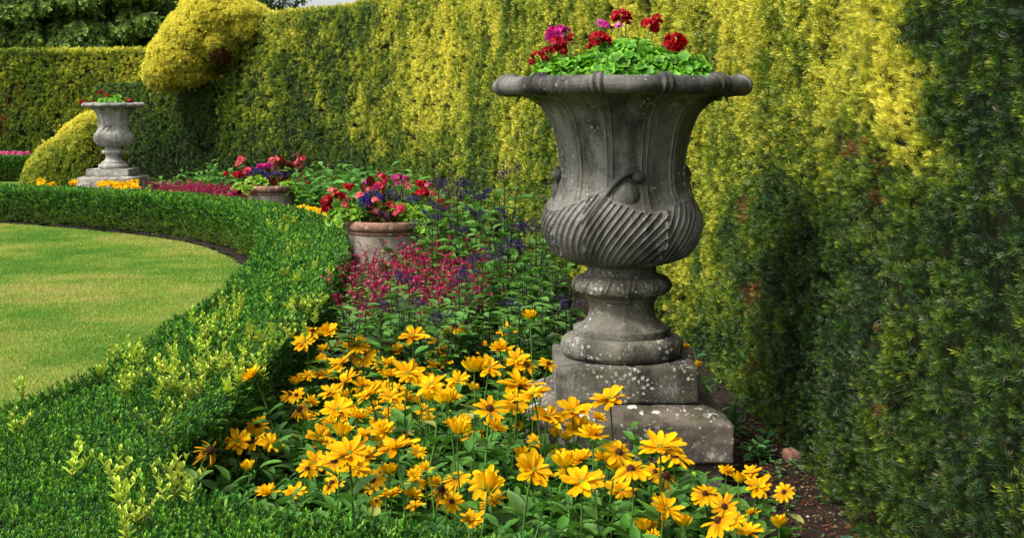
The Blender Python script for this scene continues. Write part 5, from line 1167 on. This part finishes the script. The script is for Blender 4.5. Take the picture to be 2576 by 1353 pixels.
HF = [(405, 1180), (500, 1160), (590, 1200), (715, 1190), (830, 1200), (940, 1180), (1040, 1200), (1095, 1200), (1240, 1180), (1330, 1200), (1490, 1130), (1420, 1180), (1560, 1200), (1650, 1180), (1730, 1250), (1560, 860), (1620, 950), (1700, 900), (1410, 900), (1450, 1000), (1550, 1040), (1360, 1020), (1270, 960), (1230, 720), (1350, 700), (1480, 760), (1150, 470), (1250, 560), (1120, 640), (1420, 560), (1580, 760), (1250, 640), (1600, 1090), (1300, 480), (1490, 900), (400, 1260), (650, 1260), (1200, 1260)]
for j, (a, b) in enumerate(HF):
    px, py = cx2(a, b); z = .46 + rng.uniform(0, .08); p = at(px, py - 12, z)
    if py < 560: z = .55; p = at(px, py, z)
    if p[1] > 10.5 : p = at_y(px, py, 9.8 + rng.uniform(0, .6)); z = float(np.clip(p[2], .4, .9))
    if not okpos(p): continue
    heliotrope(p, z, int(rng.choice([3, 4, 6])), 'broad leaved heliotrope without open flowers between salvias and near urn', 'leafy flowerless heliotropes')

# ================================================================== crimson salvias
def salvia_var(seed):
    r = rng; fo, st, fl = MB(), MB(), MB(); L = leaf_T(1, .4, .1, .2, 3, seed); Lf = leaf_T(1, .75, .14, .15, 2, seed); Lc = leaf_T(1, .5, .1, .1, 2, seed)
    for s in range(9):
        tip = np.array([r.normal(0, .1), r.normal(0, .1), r.uniform(.36, .5)]); c = bez(np.array([r.normal(0, .015), r.normal(0, .015), 0]), np.array([tip[0] * .4, tip[1] * .4, tip[2] * .6]), tip, 8)
        add_tube(st, c, .0018, (.045, .012, .02), 4); k = 22; u = r.uniform(.2, .75, k); P = np.stack([np.interp(u, np.linspace(0, 1, 8), c[:, q]) for q in range(3)], 1) + r.normal(0, .012, (k, 3))
        D = np.column_stack([r.normal(0, 1, k), r.normal(0, 1, k), r.uniform(.1, .8, k)]); fo.add(*inst(L, P, frames(D), .042 * r.uniform(.7, 1.3, k), jitter((.1, .24, .04), k, .2), jitter((.26, .45, .1), k, .2)))
        n = 20; u = r.uniform(.6, 1.0, n); P = np.stack([np.interp(u, np.linspace(0, 1, 8), c[:, q]) for q in range(3)], 1); az = r.uniform(0, 6.28, n); D = np.stack([np.cos(az), np.sin(az), r.normal(.15, .3, n)], 1)
        cal = jitter((.07, .008, .03), n, .3); fl.add(*inst(Lc, P, frames(D), .013, cal, cal * 1.3))
        m = r.random(n) < .62; q_ = int(m.sum()); pc = jitter((.42, .008, .065), q_, .25); pk = r.random(q_) < .27; pc[pk] = jitter((.62, .05, .22), int(pk.sum()), .2)
        for rep in range(2):
            DD = norm(D[m]) + r.normal(0, .35, (q_, 3)) + np.array([0, 0, -.2 + .5 * rep]); fl.add(*inst(Lf, P[m] + norm(D[m]) * .010, frames(DD), .019, pc * .8, pc))
    return fo.mesh('foliage', M['leaf']), st.mesh('stem', M['stem']), fl.mesh('flower_spike', M['bloom'])
SV = [salvia_var(s) for s in range(5)]
def salvia(p, sc, label, group):
    root = thing('salvia_plant', label, 'salvia', (p[0], p[1], 0), group, rng.uniform(0, 6.28)); root.scale = (sc,) * 3; v = SV[int(rng.integers(0, 5))]
    for nm, me in zip(('foliage', 'stem', 'flower_spike'), v): link(nm, me, root)
RN = ['front', 'second', 'middle', 'fourth', 'rear']
for r_, (Y, xa, xb, k) in enumerate([(7.15, 850, 1210, 6), (7.65, 845, 1260, 7), (8.2, 860, 1270, 7), (8.75, 885, 1280, 7), (9.3, 890, 1270, 7), (9.8, 1090, 1230, 3)]):
    for j in range(k):
        px = xa + (xb - xa) * (j + .5) / k + rng.normal(0, 8); p = np.array([(px - HX) * Y / F, Y + rng.normal(0, .08)])
        if not okpos(p): p[0] += .12
        rn = RN[min(r_, 4)]; 
        salvia(p, rng.uniform(.9, 1.12), ('crimson salvia in the %s row of the crimson patch, %s' % (rn, ordw(j, k))) if r_ < 5 else 'crimson salvia at the very back of its patch beside the nearer pot, %s' % ordw(j, k), 'crimson salvias before the nearer terracotta pot')
for r_, (z, ya, xa, xb, k) in enumerate([(.50, 492, 440, 600, 10), (.50, 486, 400, 605, 12), (.50, 480, 380, 605, 12), (.50, 474, 400, 600, 9)]):
    for j in range(k):
        px = xa + (xb - xa) * (j + .5) / k; bq = bed_c[bed_c[:, 1] > 12.5]; Yb = bq[:, 1][np.abs(HX + F * bq[:, 0] / bq[:, 1] - px).argmin()] + .3 + r_ * .38; p = np.array([(px - HX) * Yb / F, Yb])
        salvia(p, 1.12, 'small distant crimson salvia beyond the hedge, %s of its %s row' % (ordw(j, k), RN[r_] if r_ < 3 else 'rear'), 'crimson salvias between the far urn and farther pot')

# ================================================================== leafy green perennials along the tall hedge
G4 = [(435, 453, .55), (418, 458, .5), (470, 455, .55), (505, 442, .6), (530, 425, .78), (555, 418, .85), (570, 440, .7), (600, 445, .6), (455, 446, .6), (780, 430, .7), (800, 428, .75), (820, 445, .65), (790, 470, .55), (760, 500, .5), (800, 425, .72), (850, 435, .72), (875, 430, .75), (900, 440, .7), (928, 416, .85), (950, 445, .65), (860, 465, .6), (770, 520, .4), (780, 460, .6), (815, 480, .55), (735, 470, .55), (840, 495, .5), (990, 440, .72), (1020, 445, .7)]
for j, (px, py, z) in enumerate(sorted(G4)):
    Y = {True: 18.5, False: 15.0}[px < 640] + rng.uniform(-.5, .8) if px < 700 else (16.2 if px < 850 else 14.0) + rng.uniform(-.6, .6)
    if px < 800 and py > 450 and px > 640: Y = 17.0 + rng.uniform(0, 1.0)
    p = at_y(px, py, Y); h = float(np.clip(p[2], .35, 1.0))
    if not okpos(p): p[0] += .3
    leafy(p, 54, h, .16, .2, (.05, .16, .02), (.15, .36, .06), 'leafy_perennial', 'fresh green leafy perennial at the foot of the tall hedge', 'plant', 'green perennials at the foot of the tall hedge', T=HL, stemcol=(.08, .16, .04), updir=.3)
# dark spires
for (px, py) in ((1000, 432), (1080, 455), (1150, 452)):
    p = at_y(px, py, 11.5); h = max(.4, p[2]); root = thing('dark_leaved_salvia', 'slender dark purple flower spire standing against the tall hedge', 'plant', (p[0], p[1], 0), 'dark purple spires against the tall hedge'); a = MB(); f = MB()
    for s in range(5):
        tip = np.array([rng.normal(0, .07), rng.normal(0, .07), h * rng.uniform(.8, 1)]); c = bez(np.zeros(3), tip * np.array([.3, .3, .6]), tip, 8); add_tube(a, c, .003, (.03, .02, .03), 4); n = 50; u = rng.uniform(.45, 1, n); P = np.stack([np.interp(u, np.linspace(0, 1, 8), c[:, q]) for q in range(3)], 1)
        col = jitter((.045, .025, .07), n, .4); f.add(*inst(leaf_T(1, .5, .1, .1, 2, 1), P, frames(rng.normal(0, 1, (n, 3)) + [0, 0, .4]), .02, col, col))
    f.obj('flower_spike', M['bloom'], root); a.obj('stem', M['stem'], root)
# ground plants near the plinth's right
for j, (x, y, h, lab) in enumerate([(.93, 5.55, .22, 'tall green weed behind the right corner of the near plinth'), (.86, 5.9, .3, 'narrow leaved weed right behind the near plinth beside the hedge'), (.98, 5.15, .1, 'low spreading weed at the foot of the tall hedge')]):
    leafy((x, y), 36, h, .07, .07, (.04, .13, .03), (.11, .3, .07), 'weed', lab, 'weed', None, T=CLEAF)
leafy((.62, 3.95), 27, .2, .04, .085, (.03, .11, .025), (.07, .22, .06), 'leafy_coneflower', 'dark green young coneflower rosette in front of the plinth footing', 'plant', None)

# hoses, broken terracotta shard, pebbles
def hose(pts, label, r=.009):
    P = spline(np.array(pts), 40); base = P[0].copy(); mb = MB(); add_tube(mb, P - base, r, (.02, .02, .02), 10); o = mb.obj('irrigation_hose', M['hose']); o.location = tuple(base); tag(o, label, 'hose')
hose([(-.66, 3.42, .02), (-.6, 3.5, .03), (-.52, 3.56, .035), (-.44, 3.62, .02), (-.3, 3.7, .02)], 'black irrigation hose half buried beside the low box hedge')
hose([(-.03, 2.98, .1), (-.02, 3.15, .06), (0, 3.4, .035), (.04, 3.65, .03), (.02, 4.0, .02)], 'black irrigation hose running through the yellow flowers toward the plinth', .008)
hose([(.78, 4.65, .02), (.82, 4.4, .03), (.8, 4.1, .025), (.7, 3.9, .02)], 'thin black hose curving out past the right corner of the plinth', .004)
bm = bmesh.new(); bmesh.ops.create_icosphere(bm, subdivisions=3, radius=1)
for v in bm.verts:
    v.co.x *= .052; v.co.y *= .035; v.co.z = v.co.z * .04
    if v.co.z > .02: v.co.z = .02 + (v.co.z - .02) * .2
    if v.co.x > .03: v.co.x = .03 + (v.co.x - .03) * .3
    v.co += v.normal * .004 * math.sin(v.co.x * 130 + v.co.z * 90)
me = bpy.data.meshes.new('broken_brick'); bm.to_mesh(me); bm.free(); me.materials.append(M['terra'])
p = at(1997, 1146, .035); o = link('broken_brick', me); o.location = tuple(p); o.rotation_euler = (.2, .3, .5); tag(o, 'broken reddish brick fragment lying at the foot of the dark hedge', 'brick')
# pink bedding strip far left
root = None
for j, px in enumerate((2, 12, 22, 33, 44, 56, 66)):
    p = at_y(px, 391, 29.0); root = thing('bedding_geranium', 'bright pink bedding geranium above the distant low hedge, %s' % ordw(j, 7), 'flower', (p[0], p[1], 0), 'pink bedding flowers above the distant low hedge'); a = MB()
    n = 60; P = np.column_stack([rng.normal(0, .06, n), rng.normal(0, .06, n), rng.uniform(.1, .42, n)]); cc = jitter((.05, .14, .02), n, .2); a.add(*inst(leaf_T(1, .6, .1, .1, 2, 1), P, frames(rng.normal(0, 1, (n, 3))), .07, cc, cc)); a.obj('foliage', M['leaf'], root)
    for k in range(4):
        o = link('flower_head', bloom_me('small', k % 3, (.95, .2, .42)), root, (rng.normal(0, .05), rng.normal(0, .05), p[2] + rng.uniform(-.02, .05))); o.scale = (.085,) * 3

# ================================================================== trees beyond the hedges
CSP = [needle_sprig(5, .34, .10, 60 + s, 1.5) for s in range(3)]
def conifer(base, H, label, R0=3.4, seed=0, c0=(.025, .06, .012), c1=(.19, .29, .045), zlo=1.5, zhi=None, aim=None, nb=70):
    root = thing('conifer_tree', label, 'tree', base); tr = MB(); add_tube(tr, np.array([[0, 0, 0], [.1, 0, H * .4], [0, .1, H * .75], [0, 0, H]]), np.array([.35, .25, .12, .02]), (.1, .07, .05), 10); tr.obj('trunk', M['bark'], root)
    fo, br = MB(), MB(); zt = H * .97 if zhi is None else zhi
    for i in range(nb):
        z = zlo + (zt - zlo) * rng.random() ** 1.25; Lb = R0 * (1 - z / H * .85) * rng.uniform(.75, 1.2); az = rng.uniform(0, 2 * pi)
        if aim is not None and rng.random() < .55: az = aim + rng.normal(0, .7)
        d_ = np.array([cos(az), sin(az), 0]); P0 = np.array([0, 0, z]); P1 = P0 + d_ * Lb * .55 + np.array([0, 0, -.06 * Lb]); P2 = P0 + d_ * Lb + np.array([0, 0, rng.uniform(-.05, .22) * Lb]); c = bez(P0, P1, P2, 12); add_tube(br, c, np.linspace(.05, .012, 12), (.06, .045, .03), 5)
        n = int(95 * Lb); u = rng.random(n) ** .7 * .9 + .1; P = np.stack([np.interp(u, np.linspace(0, 1, 12), c[:, q]) for q in range(3)], 1); side = np.array([-d_[1], d_[0], 0]); w_ = rng.normal(0, .11, n) * (1.25 - u) * Lb * .55; P = P + side * w_[:, None] + np.array([0, 0, 1]) * (-np.abs(w_) * .45)[:, None]
        D = d_ * .5 + side * (np.sign(w_) * .5)[:, None] + np.column_stack([rng.normal(0, .3, n), rng.normal(0, .3, n), rng.normal(-.8, .35, n)])
        g = rng.random(n)[:, None]; ct = np.array(c1) * (.5 + .7 * g); idx = rng.integers(0, 3, n); tipy = (u > .8)[:, None]; ct = np.where(tipy, ct * 1.6, ct)
        for k in range(3):
            m = idx == k; fo.add(*inst(CSP[k], P[m], frames(D[m], roll=rng.uniform(0, 6, m.sum())), rng.uniform(.22, .42, m.sum()), np.array(c0), ct[m]))
    fo.obj('foliage', M['yew'], root); br.obj('limbs', M['bark'], root); return root
conifer((-12.0, 38, 0), 13, 'dark drooping conifer with spreading boughs above the far hedge, nearest the dome', 4.3, aim=-1.2, zlo=1.9, zhi=8, nb=190)
conifer((-14.3, 36.5, 0), 12, 'dark dense conifer at the left end above the far hedge', 3.8, aim=-1.0, zlo=2.0, zhi=8, nb=170)
conifer((-13.8, 42, 0), 14, 'tall dark conifer standing behind the two front conifers', 4.5, aim=-1.4, zlo=2.4, zhi=9, nb=90, c1=(.04, .08, .015))
def broad(base, H, label, blobs, c0, c1, leaf=.1, gap=.3, name='leafy_tree', T=None, trunk=.25, mat='leaf'):
    root = thing(name, label, 'tree', base); tr = MB(); add_tube(tr, np.array([[0, 0, 0], [.15, 0, H * .3], [-.1, .1, H * .6], [0, 0, H * .85]]), np.array([trunk, trunk * .8, trunk * .5, .04]), (.1, .08, .05), 10)
    fo = MB(); br = MB(); T = T or [leaf_T(1, .55, .1, .2, 2, s) for s in range(3)]
    for (c, r_, n) in blobs:
        c = np.array(c) - np.array(base); add_tube(br, bez(np.array([0, 0, H * .35]), np.array([c[0] * .4, c[1] * .4, c[2] * .9]), c, 8), np.linspace(.07, .015, 8), (.1, .08, .05), 5)
        ncl = max(6, int(n / 14)); cc = c + norm(rng.normal(0, 1, (ncl, 3))) * r_ * rng.uniform(.35, 1, (ncl, 1)); 
        for q in cc[::2]: add_tube(br, bez(c, (c + q) / 2 + [0, 0, .05], q, 4), .008, (.08, .06, .04), 4)
        P = np.repeat(cc, 14, 0) + rng.normal(0, np.min(r_) * .13, (ncl * 14, 3)); m_ = len(P); idx = rng.integers(0, len(T), m_); col = jitter(c1, m_, .3); D = rng.normal(0, 1, (m_, 3)) + [0, 0, -.2]
        for k in range(len(T)):
            m = idx == k; fo.add(*inst(T[k], P[m], frames(D[m]), leaf * rng.uniform(.7, 1.3, m.sum()), np.array(c0), col[m]))
    tr.obj('trunk', M['bark'], root); br.obj('limbs', M['bark'], root); fo.obj('foliage', M[mat], root); return root
T_ = lambda px, py, Y: at_y(px, py, Y)
broad((-10.2, 41, 0), 7.5, 'brown-leaved rounded tree between the conifer and the golden dome', [(T_(455, 22, 41), np.array([1.0, .9, .75]), 2600), (T_(420, 0, 41.5), np.array([1.1, .9, .9]), 2200), (T_(470, 70, 42), np.array([.9, .8, .8]), 1200), (T_(500, -20, 41), np.array([1.2, 1, .8]), 1600)], (.03, .016, .01), (.1, .055, .035), .1, name='brown_tree')
broad((-9.6, 44, 0), 7.5, 'very dark shaded evergreen behind the brown-leaved tree', [(T_(430, 70, 44), np.array([1.8, 1, 1.1]), 4000), (T_(350, 60, 44), np.array([1.6, 1, 1.3]), 3500), (T_(500, 10, 45), np.array([1.8, 1, 1.3]), 3500), (T_(400, 0, 46), np.array([2.0, 1, 1.3]), 3500), (T_(600, 10, 46), np.array([.9, 1, .8]), 900)], (.006, .012, .005), (.015, .03, .01), .16, name='evergreen_tree')
broad((-6.4, 34, 0), 6.5, 'airy green-leaved tree against the white sky behind the hedge top', [(T_(668, 4, 34), np.array([.42, .4, .4]), 420), (T_(700, 16, 34), np.array([.34, .4, .24]), 280), (T_(720, 0, 34), np.array([.4, .4, .26]), 300), (T_(748, 8, 34), np.array([.28, .3, .18]), 90), (T_(690, -30, 34), np.array([.7, .5, .4]), 600), (T_(655, -5, 34), np.array([.4, .4, .5]), 350), (T_(762, 0, 34), np.array([.25, .3, .2]), 70), (T_(672, 28, 34), np.array([.25, .3, .2]), 150)], (.02, .05, .012), (.06, .14, .03), .075)
# backdrop wood seen through the gaps
rt = MB(); n = 14000; x = rng.uniform(-34, -13, n); P = np.column_stack([x, rng.uniform(55, 58, n), rng.uniform(0, 9, n) ]); ok = P[:, 2] < 6.5 + 2 * fbm(P * np.array([1, 0, 0]), .3, 900, 2); P = P[ok]; n = len(P); cc = jitter((.02, .045, .012), n, .4)
rt.add(*inst(SPF[0], P, frames(rng.normal(0, 1, (n, 3))), .9, cc * .5, cc)); tag(rt.obj('far_woodland', M['yew']), 'dark far woodland closing the view behind the conifers', 'trees', kind='stuff')
# brick house whose chimney shows over the hedge
hb = at_y(846, 18, 60.0); root = thing('brick_house', 'distant brick house showing only its chimney over the tall hedge', 'house', (hb[0] + .3, 62, 0))
def bx(name, x0, x1, y0, y1, z0, z1, mat, par):
    v = np.array([[a, b, c] for a in (x0, x1) for b in (y0, y1) for c in (z0, z1)], float); m_ = MB(); m_.add(v, np.array([[0, 1, 3, 2], [4, 6, 7, 5], [0, 4, 5, 1], [2, 3, 7, 6], [1, 5, 7, 3], [0, 2, 6, 4]]), (.5, .5, .5)); return m_.obj(name, mat, par, smooth=False)
bx('wall', -4, 4, 0, 6, 0, 3.6, M['brick'], root)
m_ = MB(); m_.add([[-4.3, -.3, 3.55], [4.3, -.3, 3.55], [4.3, 3, 5.9], [-4.3, 3, 5.9], [-4.3, 6.3, 3.55], [4.3, 6.3, 3.55]], np.array([[0, 1, 2, 3], [3, 2, 5, 4]]), (.5, .5, .5)); m_.add([[-4.3, -.3, 3.55], [-4.3, 3, 5.9], [-4.3, 6.3, 3.55], [4.3, -.3, 3.55], [4.3, 3, 5.9], [4.3, 6.3, 3.55]], np.array([[0, 1, 2], [3, 5, 4]]), (.5, .5, .5)); rf = m_.obj('roof', M['tile'], root, smooth=False)
ch = bx('chimney', -.42, -.12, 2.7, 3.2, 5.2, hb[2] * 65 / 60 + .0, M['brick'], rf)
